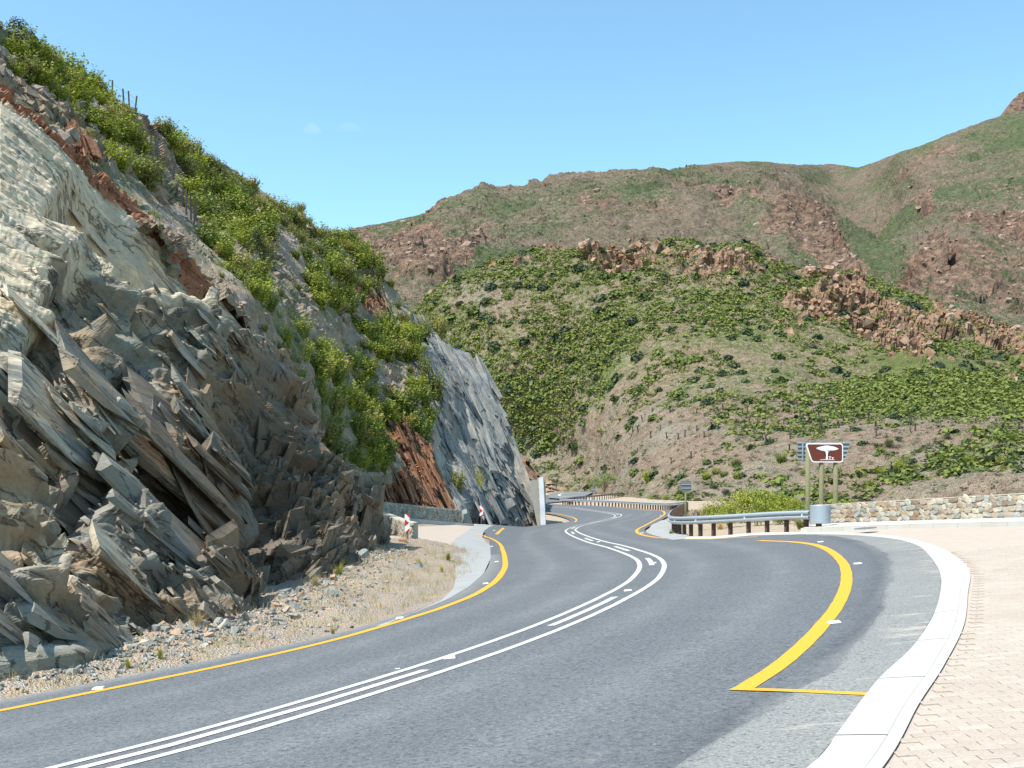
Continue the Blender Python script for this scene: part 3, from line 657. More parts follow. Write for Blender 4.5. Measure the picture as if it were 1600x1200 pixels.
# ------------------------------------------------------------------ crisp broken blocks
def poly_protos(n, seed, cuts=6, lo=.30, hi=.52):
    out = []
    for i in range(n):
        r_ = random.Random(seed*100+i); bm = bmesh.new(); bmesh.ops.create_cube(bm, size=1)
        for vt in bm.verts: vt.co += Vector((r_.uniform(-.10, .10), r_.uniform(-.10, .10), r_.uniform(-.10, .10)))
        for _ in range(cuts):
            d = Vector((r_.gauss(0, 1), r_.gauss(0, 1), r_.gauss(0, 1))).normalized(); g = bm.verts[:]+bm.edges[:]+bm.faces[:]
            rs = bmesh.ops.bisect_plane(bm, geom=g, plane_co=d*r_.uniform(lo, hi), plane_no=d, clear_outer=True)
            ed = [e for e in rs['geom_cut'] if isinstance(e, bmesh.types.BMEdge)]
            if len(ed) > 2:
                try: bmesh.ops.edgeloop_fill(bm, edges=ed)
                except Exception: pass
        bmesh.ops.triangulate(bm, faces=bm.faces[:]); bmesh.ops.recalc_face_normals(bm, faces=bm.faces[:]); bm.verts.ensure_lookup_table()
        bm.verts.index_update(); out.append((np.array([v.co[:] for v in bm.verts]), np.array([[v.index for v in f.verts] for f in bm.faces]))); bm.free()
    return out
def place_blocks(P, A1, A2, A3, Sz, protos, seed=0):
    """blocks at P with axes A1..A3 (n,3) and sizes Sz (n,3) -> V, F, owner"""
    r_ = np.random.default_rng(seed); sel = r_.integers(0, len(protos), len(P)); Vo, Fo, Ow, nb = [], [], [], 0
    for k, (V0, F0) in enumerate(protos):
        m = np.nonzero(sel == k)[0]
        if not len(m): continue
        sg = r_.choice([-1, 1], (len(m), 1, 1))
        T = (V0[None, :, 0, None]*Sz[m, 0][:, None, None]*A1[m][:, None]*sg+V0[None, :, 1, None]*Sz[m, 1][:, None, None]*A2[m][:, None]*sg+V0[None, :, 2, None]*Sz[m, 2][:, None, None]*A3[m][:, None])+P[m][:, None]
        Vo.append(T.reshape(-1, 3)); Fo.append((F0[None]+(np.arange(len(m))*len(V0))[:, None, None]).reshape(-1, 3)+nb); nb += len(m)*len(V0); Ow.append(np.repeat(m, len(V0)))
    return np.vstack(Vo), np.vstack(Fo), np.concatenate(Ow)
def nz(v): return v/np.maximum(np.linalg.norm(v, axis=-1, keepdims=True), 1e-9)
def frame(L, T, jit, r_):
    """orthonormal axes from long direction L and thin direction T, with jitter"""
    L = nz(L+r_.normal(0, jit, L.shape)); T = T+r_.normal(0, jit, T.shape); T = nz(T-(T*L).sum(1)[:, None]*L); return L, np.cross(T, L), T
BP = poly_protos(16, 5); BPs = poly_protos(8, 9, 3, .34, .55)
# ------------------------------------------------------------------ near rock cutting
def rock_cutting():
    T = np.array([(-520, -90, 34), (-280, 0, 32.5), (-100, 80, 31), (0, 127, 30.5), (45, 165, 31.3), (86, 202, 32.2), (112, 229, 32.8), (161, 259, 33.7), (210, 296, 34.6), (262, 345, 35.4), (311, 397, 36), (356, 442, 36.6), (375, 475, 37), (442, 557, 38.2), (487, 625, 39), (506, 665, 39.4), (528, 692, 39.6), (544, 719, 39.8), (553, 775, 40), (579, 822, 40.2), (586, 862, 40)], float)
    B = np.array([(-560, 1130, 13.2), (-330, 1105, 13.4), (-130, 1070, 13.7), (0, 1040, 14.0), (60, 1030, 14.2), (120, 1022, 14.6), (170, 1014, 15.4), (210, 1006, 16.2), (260, 1004, 16.8), (310, 1004, 17.2), (350, 1004, 17.8), (392, 975, 19.5), (412, 955, 21.5), (450, 945, 23.5), (490, 943, 26), (508, 942, 27.2), (520, 938, 28.3), (535, 910, 31.2), (550, 892, 34), (572, 876, 37.3), (586, 870, 39.6)], float)
    nc, nr = 600, 460
    Tc, Bc = resample_idx(T, nc), resample_idx(B, nc)
    t = np.linspace(0, 1, nr)[:, None]                        # 0 base, 1 top
    U = Bc[None, :, 0]*(1-t)+Tc[None, :, 0]*t; Vv = Bc[None, :, 1]*(1-t)+Tc[None, :, 1]*t
    Yb, Yt = Bc[None, :, 2], Tc[None, :, 2]
    wl = 1-sm(150, 420, U); Y = Yb+(Yt-Yb)*((0.68*t+.32*t**2.4)*(1-wl)+(.30*t+.70*t**1.8)*wl)
    P = np.stack([(U-800)/F*Y, Y, (HZ-Vv)/F*Y], -1)
    du = np.gradient(P, axis=1); dv = np.gradient(P, axis=0); N = np.cross(du, dv); N /= np.linalg.norm(N, axis=-1)[..., None]
    if N[nr//2, nc//2, 0] < 0: N = -N
    for _ in range(12):                                       # smooth normals
        N[1:-1, 1:-1] = (N[1:-1, 1:-1]*2+N[2:, 1:-1]+N[:-2, 1:-1]+N[1:-1, 2:]+N[1:-1, :-2])/6
    N /= np.linalg.norm(N, axis=-1)[..., None]
    u, v = U.ravel(), Vv.ravel(); p = P.reshape(-1, 3); n = N.reshape(-1, 3)
    e1 = np.array([.39, .68, -.62]); e1 /= np.linalg.norm(e1); e2 = np.cross(np.array([.88, -.02, .48]), e1); e2 /= np.linalg.norm(e2); e3 = np.cross(e1, e2)
    q = np.stack([p@e1, p@e2, p@e3], 1)
    warp = np.stack([fbm(q*.25, 3, 21), fbm(q*.25, 3, 31), fbm(q*.25, 3, 41)], 1)*.45
    qw = q+warp
    f1, g1 = facet(qw/np.array([6.5, 1.7, 2.6]), 101, 1.6)
    f2, g2 = facet(qw/np.array([2.8, .75, 1.3]), 202, 1.6)
    f3, g3_ = facet(qw/np.array([1.1, .32, .6]), 303, 1.5)
    f4, g4 = facet(qw/np.array([.45, .15, .3]), 404, 1.4)
    # bedding steps: saw-tooth across the traces
    s = (qw[:, 1]+.35*fbm(qw*np.array([.2, .5, .5]), 3, 77))/1.9; saw = (s-np.floor(s)); amp = .35+.65*h3(np.floor(s).astype(int), np.floor(s).astype(int)*0+1, np.floor(s).astype(int)*0, 9)
    saw2 = s*2.7+fbm(qw*.9, 2, 5)*.4; saw2 = saw2-np.floor(saw2)
    edge = sm(0, .10, t*np.ones_like(U)).ravel()              # calm at the foot
    topc = (1-.72*sm(.90, 1.0, t*np.ones_like(U))).ravel()
    D = .80*f1+.34*f2+.12*f3+fbm(p*.16, 3, 55)*.45+.65*(.5-saw)*amp+.18*(.5-saw2)
    smooth_top = inpolyf(u, v, [(-400, -60), (0, 120), (110, 225), (300, 385), (440, 560), (330, 480), (210, 440), (100, 415), (60, 360), (100, 470), (60, 540), (0, 590), (-400, 480)])
    smth = sm(-25, 25, smooth_top)
    D = D*(1-.80*smth)
    led = 0
    def ledge(poly, A, Lp, lip=.25):
        d, tt = poly_dist(u, v, poly); e = sm(0, .12, tt)*(1-sm(.88, 1, tt))
        w = fbm(np.stack([u/26, v/26, u*0+len(poly)], 1), 2, 17)*5; d = d+w
        return e*(np.where(d > 0, -A*np.exp(-np.clip(d, 0, 1e3)/Lp)*sm(0, 4, d), lip*A*np.exp(-np.clip(-d, 0, 1e3)/(Lp*.6))))
    led = led+ledge([(60, 335), (112, 362), (180, 405), (225, 442), (262, 450), (319, 464), (356, 512), (405, 561), (450, 590), (476, 625), (487, 662), (491, 722), (505, 800)][::-1], 1.9, 95, .12)
    led = led+ledge([(60, 470), (100, 492), (165, 524), (225, 569), (281, 621), (322, 677), (356, 722), (367, 749), (385, 830), (402, 900)][::-1], 1.6, 60, .35)
    led = led+ledge([(-40, 585), (11, 606), (94, 625), (150, 662), (180, 700), (200, 755), (222, 800), (246, 850)][::-1], 1.2, 38, .4)
    led = led+ledge([(-60, 800), (0, 826), (87, 852), (153, 918), (206, 957), (216, 998)][::-1], .75, 26, .4)
    led = led+ledge([(215, 860), (236, 892), (271, 896), (315, 931), (352, 1000)][::-1], .6, 22, .5)
    led = led+ledge([(360, 795), (395, 820), (413, 857), (418, 935)][::-1], .9, 22, .6)
    led = led+ledge([(500, 800), (520, 860), (524, 935)][::-1], .9, 22, .4)
    led = led+ledge([(120, 380), (170, 420), (220, 470), (250, 520)][::-1], .7, 28, .3)
    led = led-1.9*blob(u, v, 82, 556, 30, 52, .35)-.9*blob(u, v, 196, 612, 16, 30, .5)-1.0*blob(u, v, 150, 768, 20, 34, .6)-.9*blob(u, v, 330, 640, 26, 70, .3)-2.0*blob(u, v, 425, 800, 62, 110, -.2)-.8*blob(u, v, 300, 820, 30, 70, .2)
    def blur(a_, k):
        g = a_.reshape(nr, nc).copy()
        for _ in range(k):
            q_ = np.pad(g, 1, 'edge'); g = (q_[1:-1, 1:-1]*4+(q_[2:, 1:-1]+q_[:-2, 1:-1]+q_[1:-1, 2:]+q_[1:-1, :-2])*2+q_[2:, 2:]+q_[:-2, :-2]+q_[2:, :-2]+q_[:-2, 2:])/16
        return g.ravel()
    D = blur((D*1.15+led*1.5)*edge*topc, 2)+blur((.07*f3+.045*f4)*edge*topc, 1)
    p2 = p+n*D[:, None]
    # slabs overhang a little: shift the lips down-slope
    pale = 1.15*smth+.55*(1-smth)*sm(.55, .95, (t*np.ones_like(U)).ravel())*(u < 330)+.55*blob(u, v, 70, 650, 150, 26, .5)+.6*blob(u, v, 80, 850, 120, 40, .85)+.35*blob(u, v, 150, 930, 90, 30, .6)
    pale = pale-.3*sm(.1, .5, -f2)
    stain_or_shade = np.clip(blob(u, v, 430, 760, 120, 190, 0)*1.2+blob(u, v, 300, 780, 90, 90, 0)+.7*blob(u, v, 70, 560, 50, 60, 0)+.6*blob(u, v, 100, 880, 100, 30, .7)+.8*blob(u, v, 250, 450, 90, 30, .6), 0, 1)  # dark varnish plus shade painted into the colour, strongest on the right face
    red = (sm(.957, .985, t*np.ones_like(U))*(U < 345)).ravel()*1.0
    D2 = red*(-.5+.6*np.abs(f3)+.5*f4)
    p2 = p2+n*(D2*.5)[:, None]
    Vt = p2.reshape(nr, nc, 3)
    top = Vt[-1]; ext = []
    for k, (bx, by, bz) in enumerate([(-.25, .6, .10), (-.8, 1.6, .05), (-2.0, 3.4, -.2), (-5, 8, -.8), (-9, 15, -2.5)]):
        ext.append(top+np.array([bx, by, bz])+np.stack([f4[-nc:]*0, f4[-nc:]*0, fbm(top*.8+k, 2, 3)*.12], 1))
    Vt = np.concatenate([Vt, np.array(ext)], 0)
    Vt = np.concatenate([(Vt[0]+np.array([-.15, 0, -1.3]))[None], Vt], 0)
    pad = lambda a: np.concatenate([a.reshape(nr, nc)[:1], a.reshape(nr, nc), np.repeat(a.reshape(nr, nc)[-1:], 5, 0)], 0).ravel()
    me = np_mesh('rock_cutting', Vt.reshape(-1, 3), grid_faces(nr+6, nc), False, {'pale': pad(pale), 'stain_or_shade': pad(stain_or_shade), 'red': pad(red), 'strata': (lambda P_: np.stack([P_@e1, P_@e2, P_@e3], 1)+.35*np.stack([fbm(P_*.3, 2, 61), fbm(P_*.3, 2, 62), fbm(P_*.3, 2, 63)], 1))(Vt.reshape(-1, 3))})
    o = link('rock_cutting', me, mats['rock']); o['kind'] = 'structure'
    # crisp slabs and blocks bedded in the face
    r_ = np.random.default_rng(77); ok = (u > -160) & (u < 600)
    tt = (t*np.ones_like(U)).ravel(); areaw = ok*np.clip(p[:, 1]/25, .5, 1.6)*(tt > .02)*(tt < .955)
    Vs, Fs, At, nb = [], [], [], 0
    def blocks(n_, smin, smax, seed, wfun, prot, sink=.18, tilt=.4, th=(.09, .28)):
        nonlocal nb
        w_ = areaw*wfun; idx = r_.choice(len(p), n_, replace=False, p=w_/w_.sum()); nn_ = n[idx]; sz = smin*(smax/smin)**(r_.random(n_)**1.3)
        flatz = smth[idx]; steep = np.clip(sm(330, 430, u[idx])*sm(420, 640, v[idx]), 0, 1)*(1-flatz)
        L = e1[None]*(1-steep[:, None])+np.array([-.36, .20, -.91])[None]*steep[:, None]
        Tn = nn_+e2[None]*r_.uniform(-.03, tilt, (n_, 1)); Tn = Tn*(1-flatz[:, None])+(nn_+e2[None]*.14)*flatz[:, None]
        Tn = Tn*(1-steep[:, None])+np.array([.86, -.30, -.41])[None]*steep[:, None]
        jit = .02+.04*(1-flatz[:, None])
        L_, M_, T_ = frame(L, Tn, jit, r_)
        S_ = np.stack([sz*r_.uniform(1.2, 2.6 if smax < 2 else 1.9, n_), sz*r_.uniform(.5, 1.05, n_), sz*r_.uniform(*th, n_)], 1); S_[:, 2] *= (1-.5*flatz); S_ *= (1-.42*steep)[:, None]; S_[:, 0] *= (1-.25*steep)
        pos = p2[idx]-nn_*(sink*S_[:, 2:3]+.05*sz[:, None]*(1-flatz[:, None]))
        V_, F_, o_ = place_blocks(pos, L_, M_, T_, S_, prot, seed); Vs.append(V_); Fs.append(F_+nb); nb += len(V_)
        At.append(np.stack([(pale-.45*stain_or_shade)[idx][o_]+r_.normal(0, .22, n_)[o_], stain_or_shade[idx][o_]*r_.uniform(.7, 1.2, n_)[o_], r_.uniform(-.6, .6, n_)[o_]], 1))  # slabs take the painted shade too and lose their pale skin there
    rough = (1-smth)**1.5*(.06+sm(-.05, .45, fbm(q*np.array([.16, .34, .3]), 3, 411))); rough3 = (1-smth)*(.15+sm(-.3, .5, fbm(q*.4, 3, 412)))
    blocks(130, 1.3, 3.2, 1, rough+.01, BP, .36, .16, (.06, .14))
    blocks(900, .40, 1.3, 2, rough+.012, BP, .34, .22, (.08, .24))
    blocks(4200, .10, .38, 3, rough3+.04, BPs, .25, .4, (.10, .35))
    V_ = np.vstack(Vs); At = np.vstack(At); sv = np.stack([V_@e1+At[:, 2], V_@e2+At[:, 2]*3, V_@e3], 1)
    me = np_mesh('rock_slabs', V_, np.vstack(Fs), False, {'pale': At[:, 0], 'stain_or_shade': At[:, 1], 'red': At[:, 0]*0, 'strata': sv}); b_ = link('rock_slabs', me, mats['rock'], o); b_['kind'] = 'stuff'
    return u, v, p2, n
def resample_idx(P, n):
    x = np.linspace(0, len(P)-1, n); return np.stack([np.interp(x, np.arange(len(P)), P[:, k]) for k in range(3)], 1)
def inpolyf(u, v, P):
    """signed distance to closed polygon, positive inside"""
    Q = list(P)+[P[0]]; d, _ = poly_dist(u, v, Q); return np.abs(d)*np.where(inpoly(u, v, P), 1, -1)
CUT = rock_cutting()
def near(surf, u, v):
    i = np.argmin((surf[0]-u)**2+(surf[1]-v)**2); return surf[2][i], surf[3][i]

# ------------------------------------------------------------------ left hillside and the far netted cutting
def hillside():
    pts = [(-150, 110, 34.5), (0, 175, 34), (0, 40, 41), (-150, -60, 38), (100, 235, 36.2), (60, 85, 47), (165, 150, 54), (180, 290, 38), (262, 360, 39.0), (310, 425, 39.5), (250, 210, 64), (330, 240, 75), (400, 290, 85), (470, 330, 93), (300, 330, 56), (360, 460, 42), (440, 570, 46), (500, 650, 51), (550, 740, 57), (585, 800, 64), (640, 800, 69), (720, 800, 73), (600, 700, 70), (500, 450, 77), (560, 600, 74), (540, 370, 99), (600, 420, 101),
           (640, 480, 98), (640, 640, 79), (700, 780, 76), (700, 540, 99), (745, 560, 99), (790, 650, 94), (830, 740, 91), (845, 805, 90), (742, 815, 82), (682, 700, 79), (660, 560, 87), (700, 650, 86), (760, 740, 85), (790, 820, 86), (850, 850, 91), (600, 850, 66), (400, 700, 44)]
    f = rbf(pts, .3)
    top = [(-300, -140), (-150, -50), (0, 48), (30, 62), (60, 82), (100, 104), (130, 116), (165, 152), (205, 182), (250, 213), (300, 232), (345, 250), (400, 290), (440, 322), (473, 338), (482, 355), (520, 368), (555, 378), (575, 405), (600, 432), (640, 484), (680, 520), (706, 540), (730, 552), (750, 568), (770, 605), (790, 650), (808, 690), (826, 732), (838, 770), (846, 800), (852, 852)]
    bot = [(-300, 30), (-150, 100), (0, 166), (100, 256), (200, 336), (300, 446), (380, 536), (440, 606), (500, 695), (545, 770), (575, 850), (600, 862), (700, 862), (852, 862)]
    nc, nr = 700, 320
    us = np.linspace(-300, 852, nc); tv = np.interp(us, *zip(*top)); bv = np.interp(us, *zip(*bot))
    t = np.linspace(0, 1, nr)[:, None]; U = np.tile(us, (nr, 1)); V = tv[None]*(1-t)+bv[None]*t
    u, v = U.ravel(), V.ravel(); Y = f(u, v); P = np.stack([(u-800)/F*Y, Y, (HZ-v)/F*Y], 1).reshape(nr, nc, 3)
    du = np.gradient(P, axis=1); dv = np.gradient(P, axis=0); N = np.cross(dv, du); N /= np.linalg.norm(N, axis=-1)[..., None]+1e-9
    if N[nr//2, nc//2, 2] < 0: N = -N
    p = P.reshape(-1, 3); n = N.reshape(-1, 3)
    eb = [(642, 478), (636, 500), (640, 560), (648, 600), (668, 650), (680, 690), (688, 730), (700, 770), (722, 800), (735, 830), (735, 862), (900, 862), (900, 540), (700, 500)]
    em = sm(-6, 6, inpolyf(u, v, eb)+fbm(p*.3, 2, 3)*8)
    redz = np.clip(1.2*sm(-10, 12, inpolyf(u, v, [(600, 690), (625, 672), (662, 690), (684, 730), (700, 770), (715, 800), (640, 800), (590, 790), (600, 760), (640, 740)]))+.75*blob(u, v, 575, 470, 60, 18, .7)+.9*blob(u, v, 120, 232, 40, 8, .75)+.7*blob(u, v, 20, 95, 30, 12, .7), 0, 1.2)
    q = p.copy(); a = math.radians(25); q = np.stack([p[:, 0]*.94+p[:, 1]*.34, -p[:, 0]*.34+p[:, 1]*.94, p[:, 2]], 1)
    # slate cutting: steep, streaked plates leaning down to the right
    sd = np.array([.405, -.415, -.815]); nE = np.array([.50, -.62, .60]); nE -= sd*(nE@sd); nE /= np.linalg.norm(nE); sp_ = np.cross(nE, sd)
    qe = np.stack([p@sd, p@sp_, p@nE], 1); qe = qe+.5*np.stack([fbm(qe*.18, 3, 8), fbm(qe*.18, 3, 18), fbm(qe*.18, 3, 28)], 1)
    f1, _ = facet(qe/np.array([9, 2.2, 3.0]), 11, 1.5); f2, _ = facet(qe/np.array([4, .8, 1.4]), 22, 1.4); f3, _ = facet(qe/np.array([1.6, .35, .7]), 33, 1.2)
    ss = (qe[:, 1]+.4*fbm(qe*.3, 2, 6))/2.6; ss = ss-np.floor(ss)
    De = .5*f1+.20*f2+.08*f3+fbm(p*.09, 3, 4)*.7+.4*(.5-ss)
    sr = qe/np.array([2.6, .7, 1.2]); fr, _ = facet(sr, 44, 1.6); fr2, _ = facet(sr*2.3, 45, 1.6)
    Dr = .75*fr+.3*fr2
    fs, _ = facet(p/1.1, 66, 1.2); fs2, _ = facet(p/.45, 67, 1.2); rockm = sm(.05, .35, fbm(p*.16, 3, 91))
    Ds = fbm(p*.12, 4, 14)*.9+(.25+.75*rockm)*(.55*fs+.2*fs2)
    D = De*em+(1-em)*(Dr*np.clip(redz, 0, 1)+Ds*(1-np.clip(redz, 0, 1)))
    g_ = (D*(.25+.75*sm(0, .05, (t*np.ones_like(U)).ravel()))).reshape(nr, nc)
    for _ in range(3):
        q_ = np.pad(g_, 1, 'edge'); b_ = (q_[1:-1, 1:-1]*4+(q_[2:, 1:-1]+q_[:-2, 1:-1]+q_[1:-1, 2:]+q_[1:-1, :-2])*2+q_[2:, 2:]+q_[:-2, :-2]+q_[2:, :-2]+q_[:-2, 2:])/16
        g_ = np.where(em.reshape(nr, nc) > .3, b_, g_)
    D = g_.ravel()
    p2 = (p+n*D[:, None]).reshape(nr, nc, 3)
    top_ = p2[0]; ext = [top_+np.array([bx, by, bz]) for bx, by, bz in [(-16, 60, -26), (-9, 30, -10), (-3.5, 12, -2.2), (-.8, 3.5, -.1)]]
    Vt = np.concatenate([np.array(ext), p2], 0)
    # the netted face turns the corner at its right end
    pad = lambda a_: np.concatenate([np.repeat(a_.reshape(nr, nc)[:1], 4, 0), a_.reshape(nr, nc)], 0).ravel()
    emv = pad(em); Fc = grid_faces(nr+4, nc); fm = emv[Fc].mean(1) > .5
    pal = np.clip(blob(u, v, 690, 690, 22, 90, -.3)+.8*blob(u, v, 742, 660, 14, 70, -.35)+.9*blob(u, v, 830, 770, 14, 60, -.3), 0, 1)
    A = {'red': pad(redz), 'pale': pad(pal), 'strata': (lambda P_: np.stack([P_@sd, P_@sp_, P_@nE], 1)+.5*np.stack([fbm(P_*.18, 2, 61), fbm(P_*.18, 2, 62), fbm(P_*.18, 2, 63)], 1))(Vt.reshape(-1, 3))}
    for nm, sel, mt in (('hillside', ~fm, 'slope'), ('slate_cutting', fm, 'slate')):
        fs_ = Fc[sel]; idx = np.unique(fs_); remap = np.zeros(len(emv), int); remap[idx] = np.arange(len(idx))
        me = np_mesh(nm, Vt.reshape(-1, 3)[idx], remap[fs_], False, {k: a_[idx] for k, a_ in A.items()}); o = link(nm, me, mats[mt]); o['kind'] = 'structure'
        r_ = np.random.default_rng(5 if nm == 'hillside' else 6); pw_ = p2.reshape(-1, 3)
        vis = (u > -40) & (u < 850) & (v < 835) & (t*np.ones_like(U) > .02).ravel()
        jobs = [(150, .9, 2.2, em*vis), (600, .3, 1.0, em*vis)] if nm != 'hillside' else [(1300, .3, 1.1, np.clip(redz-.25, 0, 1)*(1-em)*vis*(u > 560)), (1500, .12, .55, (1-em)*vis*(.15+rockm)*(1-np.clip(redz, 0, 1))), (500, .2, .6, np.clip(redz-.3, 0, 1)*(u < 400)*vis)]
        Vs, Fs, Rd, nb = [], [], [], 0
        for jn, (n_, s0, s1, w_) in enumerate(jobs):
            idx_ = r_.choice(len(pw_), n_, replace=False, p=w_/w_.sum()); sz = s0*(s1/s0)**(r_.random(n_)**1.4); N_ = n[idx_]
            if nm == 'hillside' and jn == 1: L_, M_, T_ = frame(r_.normal(size=(n_, 3)), r_.normal(size=(n_, 3)), .1, r_); S_ = sz[:, None]*r_.uniform(.5, 1.2, (n_, 3)); sk = .05
            else:
                L_, M_, T_ = frame(np.tile(sd, (n_, 1)), N_+sp_[None]*r_.uniform(-.15, .25, (n_, 1))*(1 if nm != 'hillside' else 2.5), .04, r_); S_ = np.stack([sz*r_.uniform(1.6, 3.4, n_), sz*r_.uniform(.4, .8, n_), sz*r_.uniform(.10, .26, n_)*(.55 if nm != 'hillside' else 1)], 1); sk = .40 if nm == 'hillside' else .55
            V_, F_, o_ = place_blocks(pw_[idx_]-N_*sk*S_[:, 2:3], L_, M_, T_, S_, BPs, jn); Vs.append(V_); Fs.append(F_+nb); nb += len(V_); Rd.append(np.stack([redz[idx_][o_], r_.uniform(0, .6, n_)[o_]], 1))
        V_ = np.vstack(Vs); Rd = np.vstack(Rd); me = np_mesh('loose_blocks', V_, np.vstack(Fs), False, {'red': Rd[:, 0], 'pale': Rd[:, 1], 'strata': np.stack([V_@sd, V_@sp_+Rd[:, 1]*9, V_@nE], 1)}); b_ = link('loose_blocks', me, mats[mt], o); b_['kind'] = 'stuff'
    return u, v, p2.reshape(-1, 3), n
SL = hillside()

# ------------------------------------------------------------------ middle hill and mountain
def relief(name, pts, top, vbot, urange, nc, nr, mat, disp, attrf, back, reg=.3):
    f = rbf(pts, reg); us = np.linspace(*urange, nc); tv = np.interp(us, *zip(*top)); bv = np.interp(us, *zip(*vbot))
    t = np.linspace(0, 1, nr)[:, None]; U = np.tile(us, (nr, 1)); V = tv[None]*(1-t)+bv[None]*t
    u, v = U.ravel(), V.ravel(); Y = f(u, v); P = np.stack([(u-800)/F*Y, Y, (HZ-v)/F*Y], 1).reshape(nr, nc, 3)
    du = np.gradient(P, axis=1); dv = np.gradient(P, axis=0); N = np.cross(dv, du); N /= np.linalg.norm(N, axis=-1)[..., None]+1e-9
    if N[nr//2, nc//2, 2] < 0: N = -N
    p = P.reshape(-1, 3); n = N.reshape(-1, 3); D = disp(u, v, p)*((.35 if name == 'hill' else .16)+(.65 if name == 'hill' else .84)*sm(0, .05 if name == 'hill' else .12, (t*np.ones_like(U)).ravel()))
    p2 = (p+n*D[:, None]).reshape(nr, nc, 3)
    ext = [p2[0]+np.array(b) for b in back]; Vt = np.concatenate([np.array(ext), p2], 0); k = len(back)
    A = attrf(u, v, p, D); A = {a: np.concatenate([np.repeat(x.reshape(nr, nc)[:1], k, 0), x.reshape(nr, nc)], 0).ravel() for a, x in A.items()}
    o = link(name, np_mesh(name, Vt.reshape(-1, 3), grid_faces(nr+k, nc), name == 'mountain', A), mats[mat]); o['kind'] = 'structure'
    return u, v, p2.reshape(-1, 3), n, {a: x.reshape(nr+k, nc)[k:].ravel() for a, x in A.items()}
crest = [(600, 560), (640, 500), (672, 460), (700, 440), (730, 428), (760, 412), (800, 402), (830, 396), (850, 388), (880, 397), (920, 398), (950, 402), (985, 398), (1005, 392), (1030, 384), (1060, 378), (1085, 383), (1100, 391), (1130, 389), (1165, 386), (1182, 392), (1195, 404), (1240, 424), (1290, 432), (1330, 428), (1365, 440), (1400, 458), (1430, 462), (1460, 476), (1500, 490), (1540, 497), (1570, 512), (1600, 520), (1700, 545), (1800, 570)]
cu, cv = np.array(crest).T
def rocky_mid(u, v):
    c = np.interp(u, cu, cv); d = v-c
    band = np.interp(u, [600, 700, 780, 850, 950, 1060, 1150, 1250, 1350, 1450, 1550, 1650], [0, 6, 26, 36, 44, 58, 80, 98, 104, 110, 80, 60])
    return 1-sm(.55, 1.25, d/(band+.01))
def hdisp(u, v, p):
    r = rocky_mid(u, v); fA, _ = facet(p/np.array([9, 9, 6]), 71, 1.4); fB, _ = facet(p/np.array([3.6, 3.6, 2.6]), 72, 1.4)
    big = fbm(p*np.array([.012, .006, .012]), 4, 73)*6
    rr = np.clip(r*1.3*sm(-.28, .30, fbm(p*.055, 5, 75)), 0, 1)
    return big+rr*(3.6*fA+3.0*fB+1.2*facet(p/1.7, 79, 1.3)[0]+.5)+(1-rr)*(fbm(p*.12, 4, 74)*.9)
def hattr(u, v, p, D):
    r = rocky_mid(u, v); rr = np.clip(r*1.3*sm(-.28, .30, fbm(p*.055, 5, 75)), 0, 1)
    g = np.interp(v, [380, 560, 610, 680, 720, 800], [.52, .52, .46, .26, .16, .24])
    g = g+.45*sm(0, 200, u-1250)*np.exp(-((v-620)/70)**2)+.35*np.exp(-((u-860)/80)**2-((v-660)/50)**2)
    g = g-.35*blob(u, v, 760, 470, 60, 22, .3)-.3*blob(u, v, 1000, 680, 160, 60, 0)-.3*blob(u, v, 1450, 700, 130, 30, 0)
    return {'green': np.clip(g, 0, 1), 'rocky': rr}
B = relief('hill', [(600, 800, 300), (760, 790, 300), (820, 768, 300), (900, 764, 285), (950, 764, 255), (1000, 770, 195), (1100, 774, 170), (1300, 776, 155), (1600, 776, 148), (1800, 776, 148), (820, 650, 320), (1000, 650, 255), (1300, 650, 225), (1600, 650, 215), (1800, 650, 215), (760, 550, 340), (1000, 550, 300), (1300, 550, 280), (1600, 560, 270), (640, 500, 400), (700, 437, 380), (800, 402, 385), (1000, 393, 370), (1060, 378, 368), (1170, 388, 362), (1290, 432, 350), (1400, 460, 342), (1500, 490, 335), (1600, 520, 330), (1800, 570, 330), (1000, 840, 165), (1300, 850, 140), (1600, 850, 135), (800, 830, 260)],
           crest, [(600, 830), (850, 800), (950, 800), (1000, 830), (1300, 835), (1800, 835)], (600, 1800), 680, 300, 'hill', hdisp, hattr, [(0, 260, -150), (0, 90, -35), (0, 25, -4)])
skyl = [(400, 392), (480, 376), (520, 363), (560, 353), (600, 348), (650, 338), (700, 327), (750, 314), (800, 305), (850, 296), (900, 286), (950, 279), (1000, 273), (1050, 265), (1100, 257), (1150, 251), (1190, 250), (1250, 253), (1300, 251), (1340, 257), (1370, 248), (1400, 236), (1440, 222), (1470, 209), (1500, 197), (1540, 182), (1570, 173), (1600, 166), (1700, 130), (1850, 90)]
LEDG = [([(560, 378), (610, 398), (640, 404), (665, 396)], 14), ([(600, 404), (650, 424), (700, 430)], 12), ([(690, 400), (730, 412), (755, 392)], 14), ([(1128, 352), (1160, 350), (1190, 372), (1235, 378), (1285, 372), (1330, 402), (1355, 412)], 18), ([(1218, 372), (1260, 384), (1320, 410), (1350, 428), (1380, 432)], 14), ([(1295, 318), (1330, 330), (1370, 342)], 14), ([(1420, 430), (1432, 400), (1460, 388), (1478, 395), (1480, 412)], 22), ([(1560, 328), (1580, 320), (1605, 330), (1625, 350)], 22), ([(1440, 300), (1441, 322)], 9), ([(1500, 330), (1535, 320), (1560, 345), (1600, 360)], 10)]
